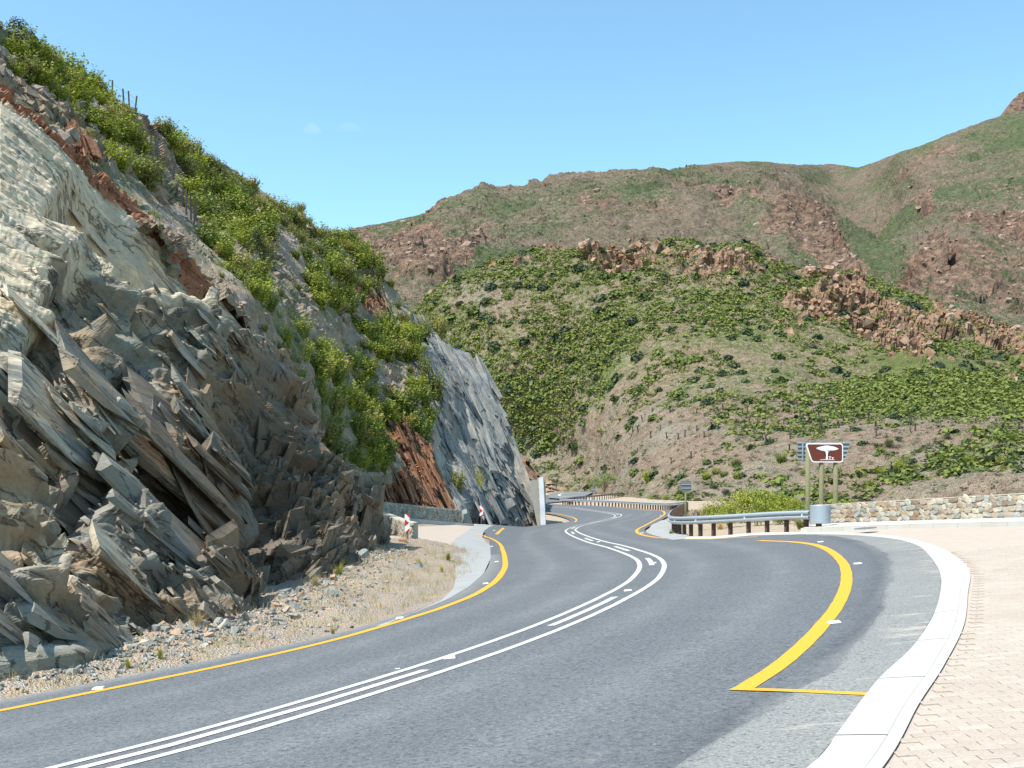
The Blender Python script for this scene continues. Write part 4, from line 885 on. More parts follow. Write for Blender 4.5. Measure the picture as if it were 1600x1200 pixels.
def fdisp(u, v, p):
    fA, _ = facet(p/np.array([34, 34, 20]), 81, 1.4); fB, _ = facet(p/np.array([13, 13, 8]), 82, 1.4); big = fbm(p*np.array([.0035, .0016, .0035]), 4, 83)*34
    D = big+3.5*fB+fbm(p*.035, 3, 84)*4+7*fA*sm(-.2, .5, fbm(p*.006, 3, 85))
    d, _ = poly_dist(u, v, [(1340, 250), (1345, 300), (1370, 360), (1400, 400), (1420, 450)]); D = D-26*np.exp(-(d/60)**2)*sm(10, 90, v-250)
    for P_, a in LEDG:
        d, tt = poly_dist(u, v, P_[::-1]); e = sm(0, .1, tt)*(1-sm(.9, 1, tt)); dd = d+fbm(np.stack([u/14, v/14, u*0], 1), 2, 7)*5
        D = D+e*np.where(dd > 0, -a*np.exp(-np.clip(dd, 0, 1e3)/9)*sm(0, 3, dd), .7*a*np.exp(-np.clip(-dd, 0, 1e3)/16))
    return D
def fattr(u, v, p, D):
    r = .13+.55*fbm(p*np.array([.012, .006, .016]), 5, 86)
    for P_, a in LEDG:
        d, tt = poly_dist(u, v, P_); r = r+.9*np.exp(-(np.abs(d)/16)**2)
    r = r+.6*blob(u, v, 620, 390, 120, 34, .1)+.5*blob(u, v, 1430, 270, 80, 26, -.3)+.4*blob(u, v, 1560, 350, 80, 60, 0)-.7*blob(u, v, 1370, 380, 40, 60, .3)-.3*blob(u, v, 1100, 290, 300, 30, 0)
    g = .46+.30*fbm(p*np.array([.010, .005, .014]), 4, 87)+.30*blob(u, v, 1370, 370, 50, 70, .2)+.2*blob(u, v, 1560, 470, 90, 50, 0)
    return {'green': np.clip(g, 0, .68), 'rocky': np.clip(r, 0, 1)}
C = relief('mountain', [(400, 480, 560), (520, 460, 620), (700, 450, 640), (1000, 420, 760), (1300, 450, 700), (1600, 540, 640), (1850, 580, 640), (400, 392, 900), (520, 363, 1000), (700, 327, 1250), (1000, 273, 1500), (1190, 250, 1600), (1340, 257, 1700), (1420, 400, 900), (1500, 300, 1150), (1600, 166, 1500), (1850, 90, 1500), (1400, 236, 1550), (1150, 350, 1100), (1600, 400, 900), (1340, 340, 1250), (800, 380, 950)],
           skyl, [(400, 520), (700, 520), (1000, 470), (1300, 500), (1600, 590), (1850, 640)], (400, 1850), 620, 250, 'far', fdisp, fattr, [(0, 1200, -500), (0, 400, -90), (0, 120, -12)])
relief('far_peak', [(1500, 200, 2400), (1600, 145, 2400), (1700, 150, 2400), (1800, 210, 2400), (1600, 230, 2200)], [(1540, 200), (1560, 185), (1576, 166), (1582, 155), (1592, 147), (1605, 142), (1640, 138), (1700, 150), (1800, 200)], [(1540, 240), (1800, 240)], (1545, 1800), 120, 40, 'far',
       lambda u, v, p: 22*facet(p/np.array([50, 50, 40]), 5, 1.2)[0]+fbm(p*.02, 3, 3)*8, lambda u, v, p, D: {'green': u*0+.15, 'rocky': u*0+.9}, [(0, 300, -80)])

# ------------------------------------------------------------------ plants
def leaves(C_, Nn, size, asp=.55):
    """one rhombus per leaf"""
    n = len(C_); a = rng.normal(size=(n, 3)); Nn = Nn+rng.normal(size=(n, 3))*.55; Nn /= np.linalg.norm(Nn, axis=1)[:, None]
    a -= (a*Nn).sum(1)[:, None]*Nn; a /= np.linalg.norm(a, axis=1)[:, None]; b = np.cross(Nn, a); s = (size*rng.uniform(.7, 1.3, n))[:, None]
    V = np.stack([C_-a*s, C_-b*s*asp, C_+a*s, C_+b*s*asp], 1).reshape(-1, 3); return V, np.arange(n*4).reshape(-1, 4)
def bush_mesh(name, kind, seed, mat):
    """unit bush, about 1 m wide, foot at the origin"""
    global rng
    keep = rng; rng = np.random.default_rng(seed); r = random.Random(seed); Cs, Ns = [], []
    if kind == 'spek':           # many upright shoots, clumped
        for _ in range(80):
            a, rad = r.uniform(0, 6.283), r.uniform(0, .40)**.8*.62; bx, by = rad*math.cos(a)*.75, rad*math.sin(a)*.75
            hgt = (.95-.95*rad)*r.uniform(.65, 1.15); lean = r.uniform(.10, .42); k = 20; s = np.linspace(0, 1, k)
            x = bx+lean*math.cos(a)*s**1.6*.8; y = by+lean*math.sin(a)*s**1.6*.8; z = hgt*s
            q = np.stack([x, y, z], 1)+rng.normal(0, .020, (k, 3)); Cs.append(q); Ns.append(np.stack([x*1.2, y*1.2, .35+z*.6], 1))
        size, asp = .037, .75
    elif kind == 'dome':         # dense rounded shrub with lumps
        lumps = [(r.uniform(-.27, .27), r.uniform(-.27, .27), r.uniform(.22, .55), r.uniform(.16, .27)) for _ in range(11)]
        for lx, ly, lz, lr in lumps:
            k = 130; d = rng.normal(size=(k, 3)); d /= np.linalg.norm(d, axis=1)[:, None]; rr = lr*rng.uniform(.55, 1.05, k)[:, None]
            q = np.array([lx, ly, lz])+d*rr*np.array([1, 1, .9]); m = q[:, 2] > -.02; Cs.append(q[m]); Ns.append((d+np.array([0, 0, .3]))[m])
        size, asp = .026, .55
    elif kind == 'wisp':         # thin grey twiggy shrub
        for _ in range(90):
            a, el = r.uniform(0, 6.283), r.uniform(.35, 1.45); L_ = r.uniform(.35, .62); k = 11; s = np.linspace(.25, 1, k)
            q = np.stack([math.cos(a)*math.cos(el)*s*L_, math.sin(a)*math.cos(el)*s*L_, math.sin(el)*s*L_*1.1], 1)+rng.normal(0, .018, (k, 3)); Cs.append(q); Ns.append(q*1.2+np.array([0, 0, .3]))
        size, asp = .022, .32
    V, Fc = leaves(np.vstack(Cs), np.vstack(Ns), size, asp)
    # woody stems inside
    sv, sf = [], []; nb = len(V)
    for _ in range(9):
        a = r.uniform(0, 6.283); e = np.array([math.cos(a)*.25, math.sin(a)*.25, .5]); w = .012; o = np.array([math.cos(a)*.03, math.sin(a)*.03, -.08]); pr = np.array([-math.sin(a), math.cos(a), 0])
        sv += [o-pr*w, o+pr*w, e+pr*w*.3, e-pr*w*.3]; sf.append((nb, nb+1, nb+2, nb+3)); nb += 4
    me = np_mesh(name, np.vstack([V, np.array(sv)]), np.vstack([Fc, np.array(sf)])); me.materials.append(mat); rng = keep
    return me
BM = {}
for key, kind, mat in (('bright', 'spek', 'leaf'), ('olive', 'spek', 'olive'), ('dark', 'dome', 'dark'), ('grey', 'wisp', 'grey'), ('yellow', 'wisp', 'yell'), ('soft', 'wisp', 'soft'), ('green', 'dome', 'leaf')):
    BM[key] = [bush_mesh('bush_'+key, kind, 50+i*13+(len(key)*7) % 97, mats[mat]) for i in range(4)]
def bush(key, loc, w, h, label, group=None, cat='bush', name='bush'):
    o = bpy.data.objects.new(name, random.choice(BM[key])); COL.objects.link(o); o.location = loc
    o.scale = (w*random.uniform(.9, 1.1), w*random.uniform(.9, 1.1), h*random.uniform(.9, 1.1)); o.rotation_euler = (random.gauss(0, .08), random.gauss(0, .08), random.uniform(0, 6.28))
    return tag(o, label, cat, group)
def on_slope(u, v, sink=.12):
    p, n = near(SL, u, v); return p
# hand-placed bushes that stand out: (u of middle, v of foot, width px, height px, kind, label)
HB = [(413, 402, 52, 72, 'dark', 'dark rounded bush among bright green ones on the left slope'),
      (460, 350, 30, 34, 'dark', 'dark bush on the skyline of the left slope above its gully'),
      (688, 524, 34, 40, 'olive', 'olive bush standing on top edge of the grey netted cutting'),
      (575, 782, 44, 46, 'yellow', 'yellow green bush at the end of the near dark rock face'),
      (566, 800, 30, 26, 'yellow', 'small yellowish bush low beside the foot of the near rock'),
      (600, 765, 46, 50, 'grey', 'grey twiggy bush above the back lay-by wall, by red shale'),
      (640, 650, 64, 48, 'dark', 'dark olive bush above the red shale scar'),
      (607, 706, 34, 40, 'grey', 'round grey bush left of the red shale scar'),
      (664, 690, 46, 50, 'bright', 'bright green bush hanging over the top of the red shale'),
      (752, 762, 32, 52, 'yellow', 'tall yellow green bush low on the grey netted cutting'),
      (722, 762, 28, 34, 'olive', 'olive tuft left of the tall yellow bush on grey cutting'),
      (776, 812, 18, 40, 'yellow', 'spiky yellow green bush at the foot of grey cutting'),
      (760, 806, 26, 42, 'grey', 'grey dry bush behind the far chevron marker'),
      (676, 625, 40, 44, 'olive', 'yellow brown bush clinging high on the grey cutting'),
      (624, 560, 46, 40, 'olive', 'tan olive bush at the left rim of the grey cutting'),
      (240, 345, 40, 34, 'soft', 'soft green bush just above the red ledge of near rock'),
      (487, 420, 28, 36, 'grey', 'round grey bush in a gap between bright bushes'),
      (660, 600, 26, 40, 'olive', 'brown tinged bush on the left rim of grey cutting'),
      (30, 548, 22, 26, 'yellow', 'small yellow green tuft on the pale rock slab'),
      (214, 535, 8, 10, 'yellow', 'tiny yellow tuft on dark slab of the near rock'),
      (25, 52, 52, 40, 'dark', 'dark bush at the top left corner of the slope'),
      (560, 446, 40, 30, 'grey', 'grey bush below the skyline green bushes')]
for (u, v, w, h, key, lab) in HB:
    srf = CUT if lab.find('near rock') > 0 and (u < 240) or 'pale rock' in lab or 'dark slab' in lab else SL
    if 'red ledge' in lab: srf = SL
    p, n = near(srf, u, v); s = p[1]/F
    bush(key, p-np.array([0, 0, .1]), w*s, h*s*1.15, lab)
zones = [([(0, 60), (60, 88), (130, 118), (175, 165), (180, 195), (120, 185), (60, 150), (0, 118)], 46, 'bright', 'leafy bright bush in the thicket at the upper left above red soil', 'bushes in the upper left thicket'),
         ([(150, 205), (190, 180), (226, 240), (236, 290), (200, 280), (160, 250)], 44, 'bright', 'leafy bush of the green clump left of the fence droppers', 'bushes of the clump left of the fence'),
         ([(205, 180), (245, 212), (255, 235), (225, 225)], 34, 'olive', 'olive bush on the skyline just right of the fence top', 'skyline bushes right of the fence'),
         ([(258, 218), (330, 243), (395, 292), (440, 325), (478, 345), (440, 350), (360, 310), (280, 275)], 38, 'olive', 'olive bush along the skyline of left slope, middle stretch', 'skyline bushes on the middle stretch'),
         ([(285, 300), (330, 280), (395, 330), (432, 370), (400, 410), (405, 480), (375, 475), (340, 420), (300, 350)], 46, 'bright', 'bright bush in the big green clump right of the fence', 'bushes of the big clump right of the fence'),
         ([(465, 405), (540, 375), (590, 430), (585, 455), (545, 480), (495, 475)], 40, 'bright', 'bright upright bush in the clump nearest the blue sky gap', 'bushes of the clump near the far skyline end'),
         ([(400, 500), (450, 470), (480, 500), (520, 560), (510, 640), (470, 610), (430, 560)], 44, 'soft', 'soft grey green bush in the gully behind near rock', 'soft green bushes in the gully'),
         ([(500, 560), (560, 560), (600, 620), (650, 600), (680, 650), (640, 660), (590, 650), (600, 720), (575, 750), (540, 720), (510, 660)], 44, 'bright', 'bright green bush low in the gully above the lay-by', 'bright bushes low in the gully'),
         ([(560, 500), (600, 500), (655, 520), (650, 560), (600, 560), (570, 545)], 34, 'bright', 'upright green bush between gully and top of grey cutting', 'upright bushes beside the grey cutting'),
         ([(430, 350), (520, 375), (560, 385), (540, 395), (470, 380)], 30, 'olive', 'low olive bush under the far skyline of left slope', 'low olive bushes under the skyline')]
zlab = {'bushes in the upper left thicket': 'the upper left thicket', 'bushes of the clump left of the fence': 'the clump left of the fence', 'skyline bushes right of the fence': 'the skyline row by the fence', 'skyline bushes on the middle stretch': 'the middle skyline row', 'bushes of the big clump right of the fence': 'the big clump right of fence',
        'bushes of the clump near the far skyline end': 'the clump at the skyline end', 'soft green bushes in the gully': 'the gully behind near rock', 'bright bushes low in the gully': 'the thicket above the lay-by', 'upright bushes beside the grey cutting': 'the patch beside grey cutting', 'low olive bushes under the skyline': 'the strip under the skyline'}
for P_, px, key, lab, grp in zones:
    us_, vs_ = zip(*P_); got = []
    for _ in range(900):
        u, v = random.uniform(min(us_), max(us_)), random.uniform(min(vs_), max(vs_))
        if not inpoly(np.array([u]), np.array([v]), P_)[0]: continue
        if abs(poly_dist(np.array([u]), np.array([v+px*.3]), [(165, 150), (202, 203), (235, 258), (255, 300), (293, 364)])[0][0]) < 19: continue
        if any((u-a)**2+(v-b)**2 < (px*.345)**2 for a, b in got): continue
        got.append((u, v))
    for u, v in got:
        p = on_slope(u, v+px*.25); s = p[1]/F; w = px*s*random.uniform(.8, 1.35); k = key
        rk_ = random.random()
        if rk_ < .30: k = {'bright': 'olive', 'olive': 'bright', 'soft': 'bright'}[key]
        elif rk_ < .36: k = 'grey'
        cu_, cv_ = sum(us_)/len(us_), sum(vs_)/len(vs_); du_, dv_ = (u-cu_)/(max(us_)-min(us_)), (v-cv_)/(max(vs_)-min(vs_))
        where = 'in the middle' if abs(du_) < .12 and abs(dv_) < .12 else 'at the '+('upper' if dv_ < -.22 else 'lower' if dv_ > .22 else 'mid')+' '+('left' if du_ < 0 else 'right')
        szw = 'large' if w/(px*s) > 1.15 else 'small' if w/(px*s) < .95 else 'medium'
        bush(k, p-np.array([0, 0, .15]), w*1.08, w*random.uniform(.68, .95), szw+' '+{'bright': 'bright green', 'olive': 'olive', 'soft': 'soft green', 'grey': 'grey twiggy'}[k]+' bush '+where+' of '+zlab[grp], grp)
# sparse low scrub over the rest of the slope
got = []
for _ in range(2000):
    u, v = random.uniform(0, 690), random.uniform(60, 780); i = np.argmin((SL[0]-u)**2+(SL[1]-v)**2)
    if (SL[0][i]-u)**2+(SL[1][i]-v)**2 > 30 or inpoly([u], [v], [(590, 680), (690, 680), (720, 810), (590, 810)])[0]: continue
    if any(inpoly([u], [v], z[0])[0] for z in zones) or any((u-a)**2+(v-b)**2 < 24**2 for a, b in got): continue
    got.append((u, v))
    if len(got) > 110: break
for u, v in got:
    p = on_slope(u, v); s = p[1]/F; w = random.uniform(12, 26)*s; k = random.choice(['grey', 'grey', 'olive', 'soft', 'bright'])
    bush(k, p-np.array([0, 0, .06]), w, w*.8, {'grey': 'small grey twiggy shrub on bare scree of the left slope', 'olive': 'small olive shrub on bare scree of the left slope', 'soft': 'small soft green shrub on bare scree of left slope', 'bright': 'small bright green shrub on bare scree of left slope'}[k], 'small shrubs scattered on the left scree', 'shrub', 'shrub')

# middle hill: 290 dark shrubs as things, the thinner scrub as one mass
hu, hv, hp, hn, hA = B
def inview(u, v): return (u > -10) & (u < 1610)
dens = np.clip(.25+hA['green']*1.1, 0, 1)*(1-.8*hA['rocky']); area = hp[:, 1]**2/(300**2)
cand = rng.choice(len(hp), 16000, replace=False); cand = cand[(hu[cand] > 650) & (hu[cand] < 1612) & (hv[cand] < 775)]
def lowbush(nleaf, seed):
    r_ = np.random.default_rng(seed); d = r_.normal(size=(nleaf, 3)); d[:, 2] = np.abs(d[:, 2]); d /= np.linalg.norm(d, axis=1)[:, None]
    C_ = d*r_.uniform(.25, .5, (nleaf, 1)); global rng; keep = rng; rng = r_; V, Fc = leaves(C_, d+np.array([0, 0, .2]), .13, .8); rng = keep; return V, Fc
hb_me = {'dark': [], 'mid': []}
mid_mat = leaf_mat('hill_bush_leaf', (.065, .095, .028), (.13, .18, .05), .15); hdark = leaf_mat('hill_dark_leaf', (.026, .045, .020), (.058, .085, .036), .1)
grn_mat = leaf_mat('hill_green_leaf', (.125, .160, .034), (.245, .275, .068), .2)
for i in range(4):
    V, Fc = lowbush(150, 900+i); hb_me['dark'].append(np_mesh('hill_shrub', V, Fc)); hb_me['dark'][-1].materials.append(hdark)
    V, Fc = lowbush(150, 950+i); hb_me['mid'].append(np_mesh('hill_shrub', V, Fc)); hb_me['mid'][-1].materials.append(mid_mat)
picked = []
order = rng.permutation(cand)
for i in order:
    if len(picked) >= 285: break
    if rng.random() > dens[i]*.9: continue
    u, v = hu[i], hv[i]
    if picked and np.min([(u-a)**2+((v-b)*1.6)**2 for a, b, _ in picked]) < 19**2: continue
    picked.append((u, v, i))
for u, v, i in picked:
    p = hp[i]; w = random.uniform(14, 26)*p[1]/F; band = 'upper' if v < 520 else 'middle' if v < 630 else 'lower'; k = 'dark' if random.random() < .6 else 'mid'
    o = bpy.data.objects.new('hill_shrub', random.choice(hb_me[k])); COL.objects.link(o); o.location = p-np.array([0, 0, .15*w]); o.scale = (w, w, w*random.uniform(.8, 1.1)); o.rotation_euler = (0, 0, random.uniform(0, 6.28))
    tag(o, {'dark': 'dark', 'mid': 'mid green'}[k]+' rounded shrub on the '+band+' middle hill, '+('its far left end' if u < 850 else 'left of centre' if u < 1000 else 'behind the road bend' if u < 1150 else 'left above the brown sign' if u < 1280 else 'right above the brown sign' if u < 1400 else 'above the stone wall' if u < 1500 else 'at the right picture edge'), 'shrub', 'shrubs dotted over the middle hill')
def scatter_stuff(name, idx, surf, protos, wmin, wmax, mat, label=None, hsc=.8, sink=.1, tone=False):
    n = len(idx); out, fo, tn, nb = [], [], [], 0; P = surf[2][idx]
    sel = rng.integers(0, len(protos), n)
    for k, (V0, F0) in enumerate(protos):
        m = np.nonzero(sel == k)[0]
        if not len(m): continue
        p = P[m]; w = rng.uniform(wmin, wmax, len(m)); a = rng.uniform(0, 6.283, len(m)); c, s = np.cos(a)[:, None], np.sin(a)[:, None]
        w = w*rng.uniform(.7, 1.0, len(m))**1.5; sx = w[:, None]; T = np.stack([(V0[:, 0]*c-V0[:, 1]*s)*sx+p[:, :1], (V0[:, 0]*s+V0[:, 1]*c)*sx+p[:, 1:2], V0[:, 2]*sx*hsc*rng.uniform(.8, 1.25, (len(m), 1))+p[:, 2:]-sink*sx], -1)
        out.append(T.reshape(-1, 3)); fo.append((F0[None]+(np.arange(len(m))*len(V0))[:, None, None]).reshape(-1, F0.shape[1])+nb); nb += len(m)*len(V0); tn.append(np.repeat(rng.random(len(m)), len(V0)))
    o = link(name, np_mesh(name, np.vstack(out), np.vstack(fo), False, {'tone': np.concatenate(tn)}), mat); o['kind'] = 'stuff'; return o
small = [lowbush(24, 700+i) for i in range(8)]
w_ = sm(-.9, .2, fbm(hp*.035, 3, 17))*np.clip(hA['green']*1.2+.12, .05, 1)*(1-.75*hA['rocky'])*((hu > 640) & (hu < 1615) & (hv < 790)); w_ = w_*(hp[:, 1]/300)**.5
def pick(wt, n, seed): wt = np.clip(np.nan_to_num(wt), 0, 1e6); r_ = np.random.default_rng(seed); return r_.choice(len(wt), n, replace=False, p=wt/wt.sum())
scatter_stuff('green_scrub', pick(w_*hA['green']**.8, 7600, 1), B, small, 1.2, 5.0, grn_mat)
scatter_stuff('dark_scrub', pick(w_, 3600, 2), B, small, .9, 4.0, mid_mat)
gsc = leaf_mat('hill_grey_leaf', (.13, .125, .08), (.22, .20, .13), .1)
scatter_stuff('dry_scrub', pick(((1-hA['green'])**2)*(hv > 560)*(hu > 640)*(hu < 1615)*1.0+1e-9, 1800, 3), B, small, .6, 1.6, gsc)
# aloes: dark little upright stems on the lower slope
def aloe():
    V, Fc, nb = [], [], 0; r_ = random.Random(4)
    for k in range(5):
        a0, a1 = 2*math.pi*k/5, 2*math.pi*(k+1)/5
        V += [(.10*math.cos(a0), .10*math.sin(a0), 0), (.10*math.cos(a1), .10*math.sin(a1), 0), (.07*math.cos(a1), .07*math.sin(a1), 1), (.07*math.cos(a0), .07*math.sin(a0), 1)]; Fc.append((nb, nb+1, nb+2, nb+3)); nb += 4
    for k in range(9):
        a = 2*math.pi*k/9; V += [(0, 0, .95), (.2*math.cos(a-.2), .2*math.sin(a-.2), 1.02), (.36*math.cos(a), .36*math.sin(a), 1.18), (.2*math.cos(a+.2), .2*math.sin(a+.2), 1.02)]; Fc.append((nb, nb+1, nb+2, nb+3)); nb += 4
    return np.array(V), np.array(Fc)
al = aloe(); al_me = np_mesh('aloe', *al); al_me.materials.append(flat('aloe_dead_leaf', (.055, .042, .035), .9))
wa = np.exp(-((hv-668)/26)**2)*((hu > 990) & (hu < 1420))+.25*np.exp(-((hv-700)/40)**2)*((hu > 950) & (hu < 1600))
for i in pick(wa+1e-12, 95, 5):
    o = bpy.data.objects.new('aloe', al_me); COL.objects.link(o); o.location = hp[i]-np.array([0, 0, .1]); h_ = random.uniform(.8, 1.5); o.scale = (h_*1.3, h_*1.3, h_); o.rotation_euler = (random.gauss(0, .06), random.gauss(0, .06), random.uniform(0, 6))
    tag(o, 'small dark aloe stem on the bare lower slope behind the signs', 'aloe', 'aloes on the lower hill slope')
def rock_protos(n, seed, sub=1):
    out = []
    for i in range(n):
        bm = bmesh.new(); bmesh.ops.create_icosphere(bm, subdivisions=sub, radius=.5); r_ = random.Random(seed+i); axes = [Vector((r_.gauss(0, 1), r_.gauss(0, 1), r_.gauss(0, 1))).normalized() for _ in range(13)]; cut = [r_.uniform(.20, .38) for _ in axes]
        for vt in bm.verts:
            for a, c in zip(axes, cut):
                d = vt.co.dot(a)
                if d > c: vt.co -= a*(d-c)
            vt.co.x *= 1.25; vt.co.z *= .8
        bm.verts.ensure_lookup_table(); V = np.array([v.co[:] for v in bm.verts]); Fc = np.array([[v.index for v in f.verts] for f in bm.faces]); bm.free(); out.append((V, Fc))
    return out
def squash(PR):
    out = []
    for i, (V_, F_) in enumerate(PR):
        R_ = np.array((Matrix.Rotation(i*1.9, 3, 'Z') @ Matrix.Rotation(.5*math.sin(i*2.3), 3, 'X'))); out.append(((V_*np.array([1.3, .55+.08*(i % 5), .40+.09*(i % 4)])) @ R_.T, F_))
    return out
CU = poly_protos(14, 29, 2, .40, .56)
RP = RP1 = [((V_ @ np.array(Matrix.Rotation(i*2.1, 3, 'Z') @ Matrix.Rotation(1.1*math.sin(i*2.3), 3, 'X') @ Matrix.Rotation(.7*math.cos(i*1.7), 3, 'Y')).T)*np.array([1, .8, .9]), F_) for i, (V_, F_) in enumerate(CU)]
wr = hA['rocky']**1.5*((hu > 660) & (hu < 1615))*(.6+.8*(hv-np.interp(hu, cu, cv) < 22))
scatter_stuff('crest_boulders', pick(wr+1e-9, 1900, 6), B, RP1, .5, 2.2, mats['crest'], hsc=.9, sink=.15)
scatter_stuff('crest_boulders', pick(wr+1e-9, 90, 8), B, RP, 2.6, 4.6, mats['crest'], hsc=.9, sink=.3)
# low scrub on the mountain's nearest flank and its skyline
mu, mv, mp, mn, mA = C
wm = (mA['green']+.1)*((mu > 500) & (mu < 1615)); V0 = [lowbush(14, 800+i) for i in range(5)]
mt_mat = leaf_mat('mountain_leaf', (.055, .085, .042), (.105, .145, .065), .1)
scatter_stuff('mountain_scrub', pick(wm*1.0, 8500, 9), C, V0, 2.2, 6.5, mt_mat, hsc=.5)
scatter_stuff('mountain_rocks', pick((mA['rocky']+.02)**2*((mu > 500) & (mu < 1615)), 900, 10), C, RP1, 2, 7, mats['farrock'], sink=.25)

# ------------------------------------------------------------------ loose stones and grass on the verge
def verge_points(n, seed, lo=.25, hi=4.2, y0=9.5, y1=43, pw=1.0):
    r_ = np.random.default_rng(seed); y = y0+(y1-y0)*r_.random(n)**1.5; le = np.interp(y, [p[1] for p in LEFT_EDGE], [p[0] for p in LEFT_EDGE]); d = lo+(hi-lo)*r_.random(n)**pw; return le-d, y, d
gnd = bpy.data.objects['ground']
dg = bpy.context.evaluated_depsgraph_get()
from mathutils.bvhtree import BVHTree
gm = gnd.data; co = np.empty(len(gm.vertices)*3, np.float32); gm.vertices.foreach_get('co', co); co = co.reshape(-1, 3)
fi = np.empty(len(gm.polygons)*4, np.int32); gm.polygons.foreach_get('vertices', fi) if False else None
li = np.empty(len(gm.loops), np.int32); gm.loops.foreach_get('vertex_index', li); fi = li.reshape(-1, 4)
keepf = (np.abs(co[fi[:, 0], 0]) < 45) & (co[fi[:, 0], 1] < 180) & (co[fi[:, 0], 1] > 2)
bvh = BVHTree.FromPolygons(co.tolist(), fi[keepf].tolist())
def drop(x, y):
    h = bvh.ray_cast(Vector((x, y, 40)), Vector((0, 0, -1)))[0]; return h.z if h else float(Z(x, y))-.05
def gravel(name, n, seed, smin, smax, **k):
    x, y, d = verge_points(n, seed, **k); P = np.array([(a, b, drop(a, b)) for a, b in zip(x, y)]); o = scatter_stuff(name, np.arange(n), (None, None, P), rock_protos(6, 300+seed, 1), smin, smax, mats['stone2s'], hsc=.55, sink=.12, tone=True)
def loose_mat():
    M = Mat('loose_rubble', .9, .15); r = M.attr('tone'); n = M.noise(14, 4)
    c = M.ramp(r, [(0, (.24, .14, .09)), (.2, (.38, .28, .20)), (.42, (.17, .185, .175)), (.6, (.25, .26, .24)), (.78, (.42, .35, .27)), (1, (.13, .14, .14))])
    return M.done(M.mix(c, M.mix(c, (1.5, 1.45, 1.4), 1, 'MULTIPLY'), M.ramp(n, [(.4, 0), (.75, .8)])), M.bump(n, .5, .02))
mats['stone2s'] = loose_mat()
gravel('verge_gravel', 4200, 1, .03, .08, pw=.9)
gravel('verge_rubble', 750, 2, .09, .26, lo=1.5, hi=4.4)
gravel('verge_pebbles', 3600, 3, .03, .07, lo=.12, hi=1.6, y1=32)
def foot_rubble(n_, s0, s1, spread, seed):
    r_ = np.random.default_rng(seed); ft = catmull([(-7.3, 14.1), (-6.5, 14.4), (-6.1, 15.4), (-6.0, 16.3), (-5.3, 17.2), (-5.0, 18), (-5.0, 19.7), (-5.1, 22), (-5.1, 24), (-5.0, 27), (-5.0, 30), (-5.2, 34), (-5.3, 38)], 400)
    q = ft[r_.integers(0, 400, n_)]+np.stack([np.abs(r_.normal(0, spread, n_)), r_.normal(0, .3, n_)], 1); P = np.array([(a, b, drop(a, b)) for a, b in q]); sz = s0*(s1/s0)**(r_.random(n_)**1.6)
    L_, M_, T_ = frame(r_.normal(size=(n_, 3)), np.tile(np.array([.2, 0, 1.0]), (n_, 1)), .25, r_); S_ = np.stack([sz, sz*r_.uniform(.5, .9, n_), sz*r_.uniform(.2, .5, n_)], 1)
    V_, F_, o_ = place_blocks(P+np.array([0, 0, .02]), L_, M_, T_, S_, BPs, seed); tn = r_.choice([.42, .5, .58, .66, .98, .15, .3], n_)
    o = link('foot_rubble', np_mesh('foot_rubble', V_, F_, False, {'tone': tn[o_]}), mats['stone2s']); o['kind'] = 'stuff'
foot_rubble(380, .06, .24, .4, 3); foot_rubble(1800, .04, .12, .8, 4)
bp = BP[:6]; bme = []
for V, Fc in bp: m_ = np_mesh('boulder', V, Fc, False, {'tone': np.full(len(V), .45)}); m_.materials.append(mats['stone2s']); bme.append(m_)
for k, (u, v, px, lab) in enumerate([(255, 990, 26, 'grey slab of rock among rubble left of the dry grass tuft'), (60, 1015, 30, 'flat blue grey rock slab low at the left edge'), (105, 1030, 20, 'smaller blue grey slab right of the flat one'), (655, 893, 12, 'reddish rock beside the tiny green plant'), (722, 808, 40, 'grey boulder leaning on the right end of lay-by wall'), (520, 948, 18, 'pale rock at the foot of the dark face'), (340, 985, 22, 'grey rock between two dry grass tufts'), (182, 1040, 20, 'dark grey rock near the asphalt edge'), (380, 960, 18, 'grey broken rock by the tan tuft'), (566, 885, 24, 'grey slab leaning at the foot of the rock corner')]):
    p = solve(u, v)[0]
    if px == 40: p = PX(724, 814, 71); px = 26
    else: p[2] = drop(p[0], p[1])
    w = px*p[1]/F; o = bpy.data.objects.new('rock', bme[k % 6]); COL.objects.link(o); o.location = p+np.array([0, 0, w*.15]); o.scale = (w, w*.8, w*(.5 if px != 26 else .9)); o.rotation_euler = (.2, .2, k*1.3); tag(o, lab, 'rock')
def tuft_mesh(seed, n=130, spread=.5):
    r_ = np.random.default_rng(seed); V, Fc = [], []
    for k in range(n):
        a = r_.uniform(0, 6.283); L_ = r_.uniform(.45, 1.0); ln_ = r_.uniform(.1, spread)**.8; b = r_.normal(0, .07, 2); w = .010; d = np.array([math.cos(a), math.sin(a)]); pr = np.array([-d[1], d[0]])*w; i = len(V)
        m1 = b+d*L_*ln_*.35; m2 = b+d*L_*ln_; z2 = L_*math.sqrt(max(.05, 1-ln_**2))
        V += [(*(b-pr), -.03), (*(b+pr), -.03), (*(m1+pr*.8), z2*.62), (*(m1-pr*.8), z2*.62), (*(m2+pr*.15), z2), (*(m2-pr*.15), z2)]; Fc += [(i, i+1, i+2, i+3), (i+3, i+2, i+4, i+5)]
    return np_mesh('grass_tuft', np.array(V), np.array(Fc))
TM = [tuft_mesh(i, 150, .85) for i in range(4)]
for m_ in TM: m_.materials.append(mats['straw'])
GT = [m_.copy() for m_ in TM]
for m_ in GT: m_.materials.clear(); m_.materials.append(mats['yell'])
